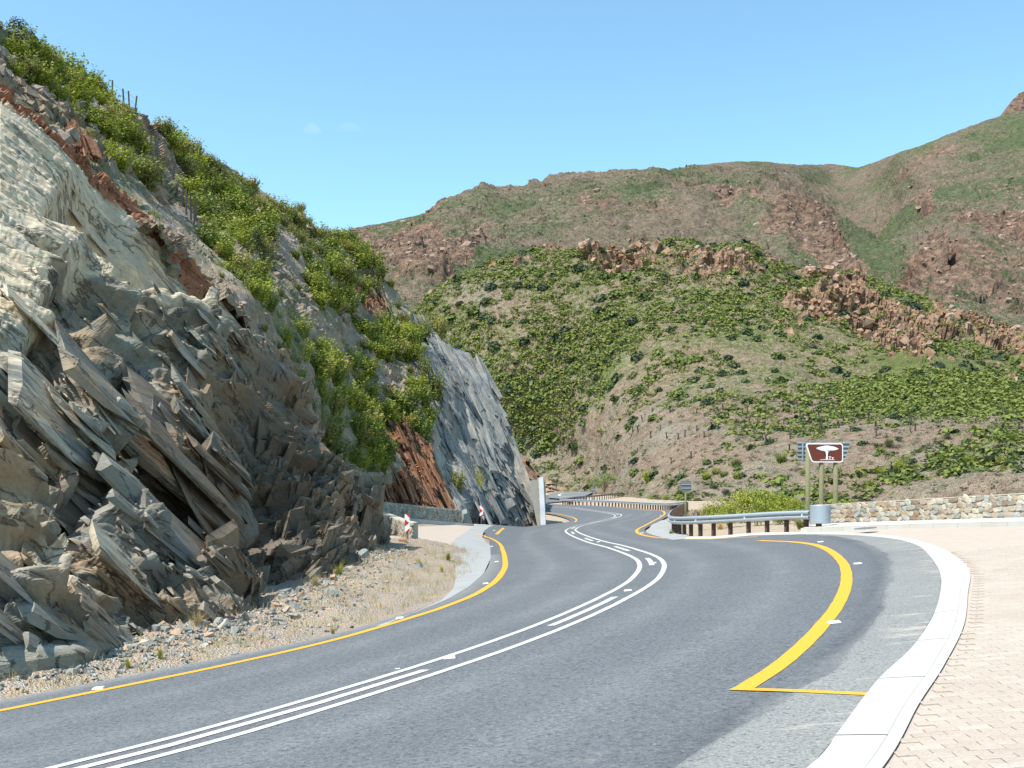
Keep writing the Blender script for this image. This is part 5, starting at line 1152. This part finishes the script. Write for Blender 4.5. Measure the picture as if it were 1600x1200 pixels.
for k, (u, v, px, g, lab) in enumerate([(5, 1025, 60, 0, 'big straw coloured grass tuft at the left picture edge'), (362, 962, 40, 0, 'bushy tan grass tuft at the foot of the near rock'), (92, 1028, 26, 0, 'small straw tuft beside flat blue grey slabs'), (160, 1020, 26, 0, 'thin straw tuft below the pale ridge of rock'), (310, 1005, 26, 0, 'straw tuft among grey rubble left of the bushy one'), (40, 1012, 20, 0, 'low straw tuft right of the big one at left edge'), (425, 912, 28, 1, 'yellow green tuft in a notch of the dark rock'), (530, 918, 34, 1, 'green yellow weed clump at the right foot of dark rock'), (360, 875, 34, 0, 'tan grass hanging on a ledge of the near rock'), (492, 938, 20, 0, 'pale tuft at the foot of darkest face'), (520, 985, 14, 0, 'small pale tuft near the asphalt'), (655, 888, 16, 1, 'tiny upright green plant on the gravel verge'), (700, 880, 22, 1, 'low green weed patch by the concrete apron'), (690, 896, 18, 1, 'lower green weed patch by the concrete apron'), (540, 905, 20, 1, 'small leafy weed right of the weed clump'), (605, 836, 30, 0, 'dry grass on the bank by the short wall end'), (590, 850, 26, 0, 'dry grass low on the bank beside the rock corner'), (250, 1035, 24, 1, 'sparse green grass near the asphalt edge'), (200, 1045, 24, 1, 'yellowish grass strip at the asphalt edge')]):
    onrock = k in (6, 8)
    p = near(CUT, u, v)[0].copy() if onrock else solve(u, v)[0]
    if not onrock: p[2] = drop(p[0], p[1])
    w = px*p[1]/F; o = bpy.data.objects.new('grass_tuft', (GT if g else TM)[k % 4]); COL.objects.link(o); o.location = p; w *= .8 if g else 1.1; o.scale = (w, w, w*1.1); o.rotation_euler = (0, 0, k*1.1); tag(o, lab, 'grass tuft')
x, y, d = verge_points(950, 21, .4, 4.2, y1=42); tv, tf, nb = [], [], 0
for a, b in zip(x, y):
    z_ = drop(a, b); s = random.uniform(.07, .26)
    for _ in range(7):
        an = random.uniform(0, 6.28); r_ = s*random.uniform(.2, .8); bx, by = a+random.gauss(0, .05), b+random.gauss(0, .05)
        tv += [(bx-.004, by, z_-.01), (bx+.004, by, z_-.01), (bx+r_*math.cos(an), by+r_*math.sin(an), z_+s)]; tf.append((nb, nb+1, nb+2)); nb += 3
o = link('dry_grass', np_mesh('dry_grass', np.array(tv), np.array(tf)), mats['straw']); o['kind'] = 'stuff'

# ------------------------------------------------------------------ guardrails
def tube_box(w, d, h):
    V = [(x*w/2, y*d/2, z) for z in (0, h) for x, y in ((-1, -1), (1, -1), (1, 1), (-1, 1))]; return np.array(V), np.array([(0, 1, 5, 4), (1, 2, 6, 5), (2, 3, 7, 6), (3, 0, 4, 7), (4, 5, 6, 7)])
def guardrail(path, label, spacing, hgt=.74, side=1, end=True, group=None):
    P = catmull(path, int(plen(path)/.35)); root = empty('guardrail', (*P[0], float(Z(*P[0])))); tag(root, label, 'guardrail')
    d = np.gradient(P, axis=0); d /= np.linalg.norm(d, axis=1)[:, None]; nr = np.stack([d[:, 1], -d[:, 0]], 1)*side
    prof = [(.0, .31), (.035, .295), (.085, .255), (.085, .215), (.0, .165), (.0, .145), (.085, .095), (.085, .055), (.035, .015), (.0, 0)]
    rows = []
    z0 = Z(P[:, 0], P[:, 1]); z0 = np.convolve(np.pad(z0, 6, 'edge'), np.ones(13)/13, 'valid')
    for o_, z_ in prof: rows.append(np.c_[P+nr*o_, z0+hgt-.31+z_])
    for o_, z_ in prof[::-1]: rows.append(np.c_[P+nr*(o_-.006), z0+hgt-.31+z_])
    V = np.stack(rows, 1).reshape(-1, 3); link('beam', np_mesh('beam', rel(V, root), grid_faces(len(P), len(rows))), mats['galv'], root)
    L = arc(P); s = .3; pV, pF = tube_box(.10, .14, 1.0); pm = np_mesh('post', pV, pF); pm.materials.append(mats['rust']); bV, bF = tube_box(.07, .10, .22); bmh = np_mesh('spacer', bV, bF); bmh.materials.append(mats['rust']); k = 0
    while s < L[-1]-.1:
        x, y = np.interp(s, L, P[:, 0]), np.interp(s, L, P[:, 1]); nx, ny = np.interp(s, L, nr[:, 0]), np.interp(s, L, nr[:, 1]); zz = float(np.interp(s, L, z0)); a = math.atan2(ny, nx)-math.pi/2
        o = bpy.data.objects.new('post', pm); COL.objects.link(o); o.parent = root; o.location = rel((x-nx*.17, y-ny*.17, zz-.35), root); o.rotation_euler = (0, 0, a); o.scale = (1, 1, hgt+.30)
        q = bpy.data.objects.new('spacer', bmh); COL.objects.link(q); q.parent = root; q.location = rel((x-nx*.05, y-ny*.05, zz+hgt-.27), root); q.rotation_euler = (0, 0, a)
        if k % 3 == 0 and x*0 == 0 and y < 60:
            m_ = bpy.data.objects.new('reflector', refl); COL.objects.link(m_); m_.parent = root; m_.location = rel((x+nx*.02, y+ny*.02, zz+hgt-.155), root); m_.rotation_euler = (0, 0, a+math.pi)
        s += spacing; k += 1
    return root, P, nr, z0
V, Fc = tube_box(.03, .09, .14); refl = np_mesh('reflector', V-np.array([0, 0, .07]), Fc); refl.materials.append(mats['swhite'])
gpth = [(10.15, 34.9), (9.5, 35.9), (8.4, 37.5), (7.2, 39.4), (6.75, 41.8), (6.95, 45), (7.7, 50), (8.55, 55), (9.5, 60.5), (10.8, 67), (12.1, 74), (13.9, 83), (15.6, 92), (16.9, 101), (17.5, 109), (17.3, 117), (15.2, 126.5), (12, 135), (8.4, 141), (6.8, 145.5)]
gr, gP, gN, gZ = guardrail(gpth, 'long steel guardrail on brown posts curving along the right of the road', 0.88, side=-1)
# flared terminal: curved plate
tm = []; c0 = gP[0]; dr_ = gP[0]-gP[3]; dr_ /= np.linalg.norm(dr_); nn = gN[0]
for a in np.linspace(-.5, 3.0, 14):
    q = c0+dr_*(.20+.36*math.sin(a))+nn*(.34*math.cos(a)-.26)
    tm.append([(q[0], q[1], gZ[0]+hh) for hh in (.30, .33, .60, .90, .93)])
V = np.array(tm).reshape(-1, 3); me = np_mesh('end_plate', rel(V, gr), grid_faces(14, 5), True); e_ = link('end_plate', me, flat('new_galvanised', (.34, .39, .43), .4, .35, .05, 2), gr); md = e_.modifiers.new('thickness', 'SOLIDIFY'); md.thickness = .01
V, Fc = tube_box(.16, .16, .75); po = link('post', np_mesh('end_post', V, Fc), mats['rust'], gr); po.location = rel((*(c0+dr_*.3-nn*.1), gZ[0]-.3), gr)
g2 = [(8.0, 148), (9.5, 158), (14, 176), (19.5, 198), (25, 225), (32, 260), (41, 300), (49, 335)]
guardrail(g2, 'farther guardrail seen above the curve, running back past the warning sign', 2.6, .8, -1)

# ------------------------------------------------------------------ signs
def prism(name, pts, y0, y1, mat, parent, loc=(0, 0, 0)):
    """extrude an outline given in (x,z)"""
    bm = bmesh.new(); a = [bm.verts.new((x, y0, z)) for x, z in pts]; b = [bm.verts.new((x, y1, z)) for x, z in pts]; n = len(pts)
    bm.faces.new(a); bm.faces.new(b[::-1])
    for i in range(n): bm.faces.new((a[i], b[i], b[(i+1) % n], a[(i+1) % n]))
    bmesh.ops.triangulate(bm, faces=[f for f in bm.faces if len(f.verts) > 4]); bmesh.ops.recalc_face_normals(bm, faces=bm.faces)
    me = bpy.data.meshes.new(name); bm.to_mesh(me); bm.free(); o = link(name, me, mat, parent); o.location = loc; return o
def rounded(pts, r, k=5):
    out = []; n = len(pts)
    for i in range(n):
        p0, p1, p2 = Vector(pts[i-1]), Vector(pts[i]), Vector(pts[(i+1) % n]); a = (p0-p1).normalized(); b = (p2-p1).normalized(); A, Bq = p1+a*r, p1+b*r
        for t in np.linspace(0, 1, k): out.append(tuple(A*(1-t)**2+p1*2*t*(1-t)+Bq*t*t))
    return out
def pole(name, parent, x, y, z0, z1, r, mat, seg=12, dome=False):
    bm = bmesh.new(); bmesh.ops.create_cone(bm, cap_ends=True, segments=seg, radius1=r*1.04, radius2=r*.95, depth=z1-z0); me = bpy.data.meshes.new(name); bm.to_mesh(me); bm.free()
    for p_ in me.polygons: p_.use_smooth = abs(p_.normal.z) < .5
    o = link(name, me, mat, parent); o.location = (x, y, (z0+z1)/2); return o
SY = 46.0; sp = SY/F      # metres per photo pixel at the sign
def su(u): return (u-1287)*sp
def sv_(v): return (HZ-v)*sp
zb = float(Z((1287-800)/F*SY, SY))-1.2
sign = empty('tourist_sign', ((1287-800)/F*SY, SY, zb)); tag(sign, 'brown tourist sign with white tree and picnic symbol on three poles', 'sign')
def S2(pts): return [(su(a), sv_(b)-zb) for a, b in pts]
prism('panel', rounded(S2([(1258, 692.6), (1317, 692.6), (1317, 722.5), (1268, 722.5)]), .13), -.02, .02, mats['swhite'], sign)
prism('brown_face', rounded(S2([(1260.6, 694.3), (1315.4, 694.3), (1315.4, 720.6), (1269.2, 720.6)]), .10), -.026, -.0205, mats['brown'], sign)
crown = [(1275, 700.2), (1277, 699.2), (1279.5, 698.3), (1282, 697.7), (1285, 697.2), (1287.5, 696.4), (1291, 696.1), (1294.5, 696.3), (1297, 697.0), (1300, 697.3), (1303, 698.0), (1306, 699.2), (1309.6, 700.7), (1309.4, 701.8), (1306.5, 702.9), (1303, 703.5), (1299, 703.8), (1295, 703.4), (1291, 704.0), (1288, 704.4), (1284, 704.2), (1281, 703.2), (1278.5, 702.2), (1276.2, 701.3)]
prism('tree_symbol', S2(crown), -.032, -.0265, mats['swhite'], sign)
prism('tree_symbol', S2([(1287.2, 704.0), (1288.6, 704.0), (1290.8, 706.0), (1291.4, 704), (1292.6, 704), (1292.9, 706), (1295.0, 703.6), (1296.2, 703.6), (1293.6, 707.4), (1293.0, 711), (1293.4, 717.6), (1289.8, 717.6), (1290.4, 711), (1289.8, 707.6)]), -.0315, -.0262, mats['swhite'], sign)
prism('ground_symbol', S2([(1281, 717.9), (1303.6, 717.9), (1303.6, 718.7), (1281, 718.7)]), -.0325, -.0268, mats['swhite'], sign)
for tx, tw, th in ((1296.4, 4.4, 4.0), (1300.8, 3.4, 2.8)):
    prism('table_symbol', S2([(tx-tw/2, 717.4-th), (tx+tw/2, 717.4-th), (tx+tw/2, 717.4-th+.9), (tx+.6, 717.4-th+.9), (tx+.6, 717.0), (tx+1.3, 717.6), (tx-1.3, 717.6), (tx-.6, 717.0), (tx-.6, 717.4-th+.9), (tx-tw/2, 717.4-th+.9)]), -.033, -.0272, mats['swhite'], sign)
for u_ in (1263.5, 1284.7, 1307): pole('pole', sign, su(u_), .12, -1.0, sv_(698)-zb, .112, mats['pole'])
SY2 = 47.2; sp2 = SY2/F; sb = empty('road_sign', ((1287-800)/F*SY2, SY2, zb)); tag(sb, 'grey slatted back of a larger road sign showing behind the brown one', 'sign')
def S3(pts): return [((a-1287)*sp2, (HZ-b)*sp2-zb) for a, b in pts]
prism('backing', S3([(1246.5, 692.5), (1328, 692.5), (1319, 721), (1247, 721)]), 0, .03, mats['signback'], sb)
for k, vv in enumerate((692.2, 698.0, 704.4, 711.0, 717.0, 720.6)):
    e = np.interp(vv, [692, 721], [1328.6, 1319.5]); prism('rail', S3([(1246, vv-.8), (e, vv-.8), (e-.4, vv+1.2 if 0 < k < 5 else vv+.6), (1246, vv+1.2 if 0 < k < 5 else vv+.6)]), -.035, -.003, mats['galv'], sb)
prism('stiffener', S3([(1252.6, 693), (1254.6, 693), (1254.6, 720), (1252.6, 720)]), -.07, -.037, mats['galv'], sb)

def chevron(name, u, vt, vb, Y, wpx, label, post_b, flip=False):
    s = Y/F; root = empty(name, ((u-800)*s, Y, (HZ-post_b)*s)); tag(root, label, 'marker post'); H_ = (vb-vt)*s; Wd = wpx*s; z0 = (post_b-vb)*s
    prism('panel', [(-Wd/2, z0), (Wd/2, z0), (Wd/2, z0+H_), (-Wd/2, z0+H_)], -.012, .012, mats['swhite'], root)
    R = [[(-.28, 1.0), (.5, 1.0), (.5, .80)], [(-.48, .72), (-.48, .32), (.40, .52)], [(-.40, .0), (.5, .22), (.5, .06), (.2, .0)]] if not flip else [[(-.5, 1.0), (.5, 1.0), (.5, .93), (-.5, .99)], [(-.5, .66), (.5, .52), (.5, .34), (-.5, .20)][0:4], [(-.5, .0), (.5, .0), (.5, .12)]]
    if flip: R = [[(-.2, 1.0), (.5, 1.0), (.5, .78)], [(-.5, .75), (.38, .50), (-.5, .26)], [(-.2, 0), (.5, 0), (.5, .2)]]
    for t in R: prism('red_chevron', [(x*Wd, z0+z*H_) for x, z in t], -.017, -.0125, mats['red'], root)
    pole('post', root, 0, .05, -.5, z0+H_*.9, .045, mats['pole'], 10)
    return root
chevron('chevron_marker', 636.2, 803.3, 831.5, 43.5, 7.6, 'red and white chevron marker in front of the short wall end', 853)
b1 = prism('block', [(-.15, 0), (.17, 0), (.17, .2), (-.15, .2)], -.12, .1, flat('brick_block', (.36, .18, .08), .9), None, solve(629, 850.5)[0]); tag(b1, 'small orange brown block at the foot of nearer chevron marker', 'block')
chevron('chevron_marker', 752.2, 790, 806.2, 78, 5.6, 'smaller red and white chevron marker before the grey cutting', 816, True)

def backsign(u, v, Y, w, h, vb, label, tri=False, posts=1):
    s = Y/F; root = empty('sign', ((u-800)*s, Y, (HZ-vb)*s)); tag(root, label, 'sign'); z = lambda q: (vb-q)*s
    if tri: pts = [(-w/2*s, z(v+h/2)), (w/2*s, z(v+h/2)), (0, z(v-h/2))]
    else: pts = rounded([(-w/2*s, z(v+h/2)), (w/2*s, z(v+h/2)), (w/2*s, z(v-h/2)), (-w/2*s, z(v-h/2))], w*.22*s)
    prism('panel', pts, -.01, .01, mats['signback'], root)
    for q in ((v-h*.15, v+h*.2) if not tri else (v+h*.15,)): prism('rail', [(-w*.42*s, z(q+.5)), (w*.42*s, z(q+.5)), (w*.42*s, z(q-.5)), (-w*.42*s, z(q-.5))], -.05, -.012, mats['galv'], root)
    pole('post', root, 0, .06, -.6, z(v-h*.3), .065, mats['pole'], 8); return root
backsign(1071.5, 759.5, 62, 17, 17, 815, 'octagonal grey sign back on a post behind the curve of the guardrail')
backsign(927, 764, 165, 10, 9.5, 786, 'triangular grey warning sign back between the two guardrails', True)
backsign(990, 752.5, 175, 4, 3.5, 764, 'tiny pole mounted sign back on bank above the far guardrail')

# white retaining-wall end
Yp = 88.0; s = Yp/F
pil = empty('retaining_wall', ((846-800)*s, Yp, -4.3)); tag(pil, 'tall white end of a retaining wall at the corner of grey cutting', 'retaining wall'); zz = lambda q: (HZ-q)*s+4.3
prism('white_pier', [((845.2-846)*s, zz(825)), ((853-846)*s, zz(825)), ((848.6-846)*s, zz(745)), ((841.5-846)*s, zz(746.5))], -.2, .25, concrete('white_render', (.60, .62, .64), (.72, .74, .76)), pil)
prism('wing_wall', [((841-846)*s, 0), ((844.8-846)*s, 0), ((841.4-846)*s, zz(749)), ((828-846)*s, zz(751)), ((831-846)*s, zz(778))], .3, .7, concrete('wing_render', (.30, .29, .26), (.38, .37, .33)), pil)
bm = bmesh.new()
pts = [(853.2, 823, 0), (848.8, 747, 0), (853, 752, 5), (857.5, 765, 10), (857, 800, 10)]
vs = [bm.verts.new(((a-846)*(Yp+dy)/F+(dy/F)*46*0, dy, (HZ-b)*(Yp+dy)/F+4.3)) for a, b, dy in pts]; vs2 = [bm.verts.new((vv.co.x-.5, vv.co.y+.05, vv.co.z)) for vv in vs]
bm.faces.new(vs); bm.faces.new(vs2[::-1])
for i in range(5): bm.faces.new((vs[i], vs2[i], vs2[(i+1) % 5], vs[(i+1) % 5]))
bmesh.ops.recalc_face_normals(bm, faces=bm.faces); me = bpy.data.meshes.new('rubble_side'); bm.to_mesh(me); bm.free(); link('rubble_side', me, mats['stone2'], pil)

# ------------------------------------------------------------------ fence on the slope
fr = empty('wire_fence', near(SL, 200, 230)[0]); tag(fr, 'wire fence of dark thin droppers climbing the left slope', 'fence')
fp = [(165, 168), (178, 180), (184, 186), (190, 190), (196, 196), (202, 203), (207, 212), (212, 222), (219, 232), (225, 242), (231, 250), (235, 258), (241, 266), (247, 274), (252, 300), (257, 306), (262, 314), (267, 322), (273, 336), (279, 346), (286, 354), (292, 358), (293, 364)]
dV, dF = tube_box(.062, .062, 1.0); dm = np_mesh('dropper', dV, dF); dm.materials.append(mats['steel']); tops = []
for k, (u, v) in enumerate(fp):
    p = near(SL, u, v)[0]; o = bpy.data.objects.new('dropper', dm); COL.objects.link(o); o.parent = fr; h_ = (34 if v < 210 else 42)*p[1]/F*random.uniform(.85, 1.15); o.location = rel(p-np.array([0, 0, .1]), fr); o.scale = (1, 1, h_); o.rotation_euler = (random.gauss(0, .04), random.gauss(0, .06), 0); tops.append(p+np.array([0, 0, h_*.9]))
for f_ in (.25, .55, .85):
    V, Fc = [], []
    for k in range(len(tops)):
        q = tops[k]-np.array([0, 0, (1-f_)*1.0]); V += [q+np.array([0, 0, .006]), q-np.array([0, 0, .006])]
    link('wire', np_mesh('wire', rel(np.array(V), fr), grid_faces(len(tops), 2)), mats['steel'], fr)

# ------------------------------------------------------------------ road studs
def stud_mesh():
    bm = bmesh.new(); bmesh.ops.create_cube(bm, size=1)
    for vt in bm.verts: vt.co.x *= .12; vt.co.y *= .10*(1 if vt.co.z < 0 else .6); vt.co.z = (vt.co.z+.5)*.02; vt.co.x *= (1 if vt.co.z < .01 else .85)
    me = bpy.data.meshes.new('road_stud'); bm.to_mesh(me); bm.free(); me.materials.append(mats['white']); return me
stm = stud_mesh()
studs = [(155, 1076, 'white road stud outside the left yellow line, nearest the camera'), (625, 966, 'white road stud on the verge side of yellow line before the bend'), (759, 912, 'white road stud left of the yellow line at its bulge'), (776, 878, 'white road stud beside the upper part of left yellow line'), (768, 854, 'white road stud by the top hook of left yellow line'), (772, 829, 'white road stud beside the short yellow dash'), (703, 1028, 'white road stud between the centre lines, before the bend'), (981, 923, 'white road stud between centre lines in the bend'), (1021, 880, 'white road stud between centre lines at the tightest bend'), (976, 859, 'white road stud between centre lines past the bend'), (935, 847, 'far white road stud between the straightening centre lines'), (896, 834, 'white road stud between centre lines at the narrow neck'), (1282, 847, 'white road stud at the top end of right yellow line'), (1340, 881, 'white road stud right of the yellow line at its bulge'), (1303, 973, 'white road stud right of the yellow line, nearest of those'), (1032, 806, 'white road stud on the far right yellow line'), (1003, 833, 'white road stud by the near hook of far yellow line')]
for u, v, lab in studs:
    p = solve(u, v, .008)[0]; o = bpy.data.objects.new('road_stud', stm); COL.objects.link(o); o.location = p; o.rotation_euler = (0, -.097, 0); o.scale = (1.25, 1.25, 1.2); tag(o, lab, 'road stud')
p = solve(621, 1045, .004)[0]; me = np_mesh('litter', *[np.array([(-.03, -.02, 0), (.03, -.02, .002), (.03, .02, .008), (-.03, .02, .003)]), np.array([(0, 1, 2, 3)])]); o = link('paper_scrap', me, mats['white']); o.location = p; tag(o, 'tiny pale scrap on the asphalt right of the centre lines', 'litter')

# ------------------------------------------------------------------ vegetation beyond the right guardrail
def gbush(key, u, v, Y, wpx, hpx, label, cat='bush', name='bush', group=None):
    p = PX(u, v, Y); p[2] = min(p[2], drop(p[0], p[1])+.1) if Y < 140 else p[2]; s = Y/F; return bush(key, p, wpx*s, hpx*s, label, group, cat, name)
for k, (u, v, Y, w, h) in enumerate([(1128, 818, 52, 52, 34), (1160, 816, 50, 64, 42), (1195, 812, 49, 60, 40), (1222, 810, 48, 52, 34), (1140, 822, 46, 46, 28), (1182, 820, 45, 50, 30), (1216, 822, 44, 44, 26), (1245, 815, 43, 36, 28), (1105, 815, 55, 30, 24)]):
    gbush('green', u, v, Y, w*1.15, h*1.9, 'low bright green bush behind the near stretch of guardrail', group='green bushes behind the near guardrail')
gbush('olive', 1252, 826, 38, 26, 22, 'small olive bush under the curved end of the guardrail')
gbush('bright', 1049, 838, 43.5, 9, 12, 'tiny green weed at the left bend of the guardrail')
for k, (u, v, Y, w) in enumerate([(1125, 824, 45, 26), (1075, 800, 62, 26), (1095, 798, 66, 30), (1112, 796, 70, 30), (1140, 796, 72, 30), (1060, 792, 130, 20), (1240, 790, 60, 26)]):
    p = PX(u, v, Y); p[2] = drop(p[0], p[1]); w_m = w*Y/F; o = bpy.data.objects.new('grass_tuft', TM[k % 4]); COL.objects.link(o); o.location = p; o.scale = (w_m*.9, w_m*.9, w_m*.75); tag(o, 'dry straw grass clump on the bank right of the guardrail', 'grass tuft', 'dry grass clumps beyond the guardrail')
# bare shrub
def bare(seed):
    r_ = random.Random(seed); V, Fc = [], []
    def br(p, d, L_, w, k):
        e = p+d*L_; sdw = d.cross(Vector((r_.gauss(0, 1), r_.gauss(0, 1), .2))).normalized(); s2 = d.cross(sdw); i = len(V)
        for q, ww in ((p, w), (e, w*.6)):
            for a in (0, 2.1, 4.2): V.append(tuple(q+(sdw*math.cos(a)+s2*math.sin(a))*ww))
        Fc.extend([(i, i+1, i+4, i+3), (i+1, i+2, i+5, i+4), (i+2, i, i+3, i+5)])
        if k > 0:
            for _ in range(3 if k > 1 else 4): br(e, (d+Vector((r_.gauss(0, .42), r_.gauss(0, .42), r_.gauss(.1, .25)))).normalized(), L_*r_.uniform(.6, .9), w*.6, k-1)
    for _ in range(4): br(Vector((r_.gauss(0, .05), r_.gauss(0, .05), 0)), Vector((r_.gauss(0, .35), r_.gauss(0, .35), 1)).normalized(), .38, .034, 3)
    return np_mesh('bare_shrub', np.array(V), np.array(Fc))
for k, (u, v, Y, h, lab) in enumerate([(1094, 822, 46, 44, 'leafless brown shrub standing behind the guardrail, nearer one'), (1084, 812, 56, 32, 'leafless twiggy shrub just left of the nearer bare one')]):
    p = PX(u, v, Y); p[2] = drop(p[0], p[1])-.05; o = link('bare_shrub', bare(k+3), mats['twig']); o.location = p; s_ = h*Y/F/1.35; o.scale = (s_*.8, s_*.8, s_); tag(o, lab, 'shrub')
# scrub belt at the foot of the middle hill
got = 0
while got < 90:
    u = random.uniform(985, 1600); v = random.uniform(728, 782) if u > 1050 else random.uniform(745, 776)
    if 1060 < u < 1110 and v > 768: continue
    i = np.argmin((hu-u)**2+(hv-v)**2); p = hp[i]; w = random.uniform(13, 28)*p[1]/F; k = random.choice(['olive', 'dark', 'grey', 'grey', 'soft', 'bright', 'green', 'dark'])
    bush(k, p-np.array([0, 0, .2]), w, w*.75, {'olive': 'olive', 'dark': 'dark', 'grey': 'grey twiggy', 'soft': 'soft green', 'bright': 'bright green', 'green': 'leafy green'}[k]+' bush in the scrub belt at the foot of the middle hill', 'bushes in the scrub belt', 'shrub', 'shrub'); got += 1
# tree by the far road
def tree(u, vb, Y, wpx, hpx, mat, label, seed):
    s = Y/F; p = PX(u, vb, Y); root = empty('tree', p); tag(root, label, 'tree'); h = hpx*s; w = wpx*s; r_ = random.Random(seed)
    V, Fc = [], []
    for k in range(6):
        a = r_.uniform(0, 6.28); e = Vector((math.cos(a)*w*.28, math.sin(a)*w*.28, h*.6)) if k else Vector((0, 0, h*.6)); i = len(V); b = Vector((0, 0, -.3)); wd = .12*h/4
        for q, ww in ((b, wd), (e, wd*.4)):
            for t in range(5): V.append((q.x+ww*math.cos(t*1.257), q.y+ww*math.sin(t*1.257), q.z))
        Fc += [(i+t, i+(t+1) % 5, i+5+(t+1) % 5, i+5+t) for t in range(5)]
    link('trunk', np_mesh('trunk', np.array(V), np.array(Fc)), mats['twig'], root)
    Cs, Ns = [], []; rr = np.random.default_rng(seed)
    for _ in range(22):
        c = np.array([r_.gauss(0, .24)*w, r_.gauss(0, .24)*w, h*r_.uniform(.32, .88)]); k = 90; d = rr.normal(size=(k, 3)); d /= np.linalg.norm(d, axis=1)[:, None]; Cs.append(c+d*w*.16*rr.uniform(.5, 1.1, (k, 1))); Ns.append(d+np.array([0, 0, .3]))
    V, Fc = leaves(np.vstack(Cs), np.vstack(Ns), w*.026, .5); link('crown', np_mesh('crown', V, Fc), mats[mat], root)
tree(944, 768, 240, 34, 32, 'soft', 'grey green tree with spreading crown beside the far road', 1)
tree(926, 767, 246, 20, 22, 'green2', 'darker green tree left of the spreading grey green one', 2) if False else tree(926, 768, 246, 20, 22, 'leaf', 'darker green tree left of the spreading grey green one', 2)
tree(905, 763, 285, 16, 18, 'dark', 'small dark tree on the bank left of the two larger trees', 3)
tree(869, 762, 180, 12, 22, 'dark', 'dark bush like tree just right of the white wall end', 4)
# orange bank behind the far road
def bank(pts_px, Y0, name, mt, red):
    us_ = np.linspace(pts_px[0][0], pts_px[-1][0], 70); tv = np.interp(us_, *zip(*pts_px)); nr = 26; t = np.linspace(0, 1, nr)[:, None]
    U = np.tile(us_, (nr, 1)); V = tv[None]*(1-t)+(778)*t; Y = Y0+(1-t)*14+0*U; P = np.stack([(U-800)/F*Y, Y, (HZ-V)/F*Y], -1).reshape(-1, 3); f_, _ = facet(P/np.array([2.5, 2.5, 1.5]), 8, 1.4); P[:, 1] -= f_*2.2; P[:, 2] += f_*.3
    P = P.reshape(nr, 70, 3); P = np.concatenate([[P[0]+np.array([0, 25, -2])], P], 0)
    o = link(name, np_mesh(name, P.reshape(-1, 3), grid_faces(nr+1, 70), False, {'strata': P.reshape(-1, 3), 'red': np.full(P.shape[0]*70, red), 'pale': np.full(P.shape[0]*70, .6)}), mats[mt]); o['kind'] = 'structure'
bank([(852, 752), (862, 750), (875, 757), (885, 762), (900, 764), (915, 768), (925, 772)], 275, 'road_bank', 'slope', .45)
bank([(806, 708), (812, 710), (822, 716), (832, 727), (843, 745), (850, 765)], 118, 'red_bank', 'slope', .55)
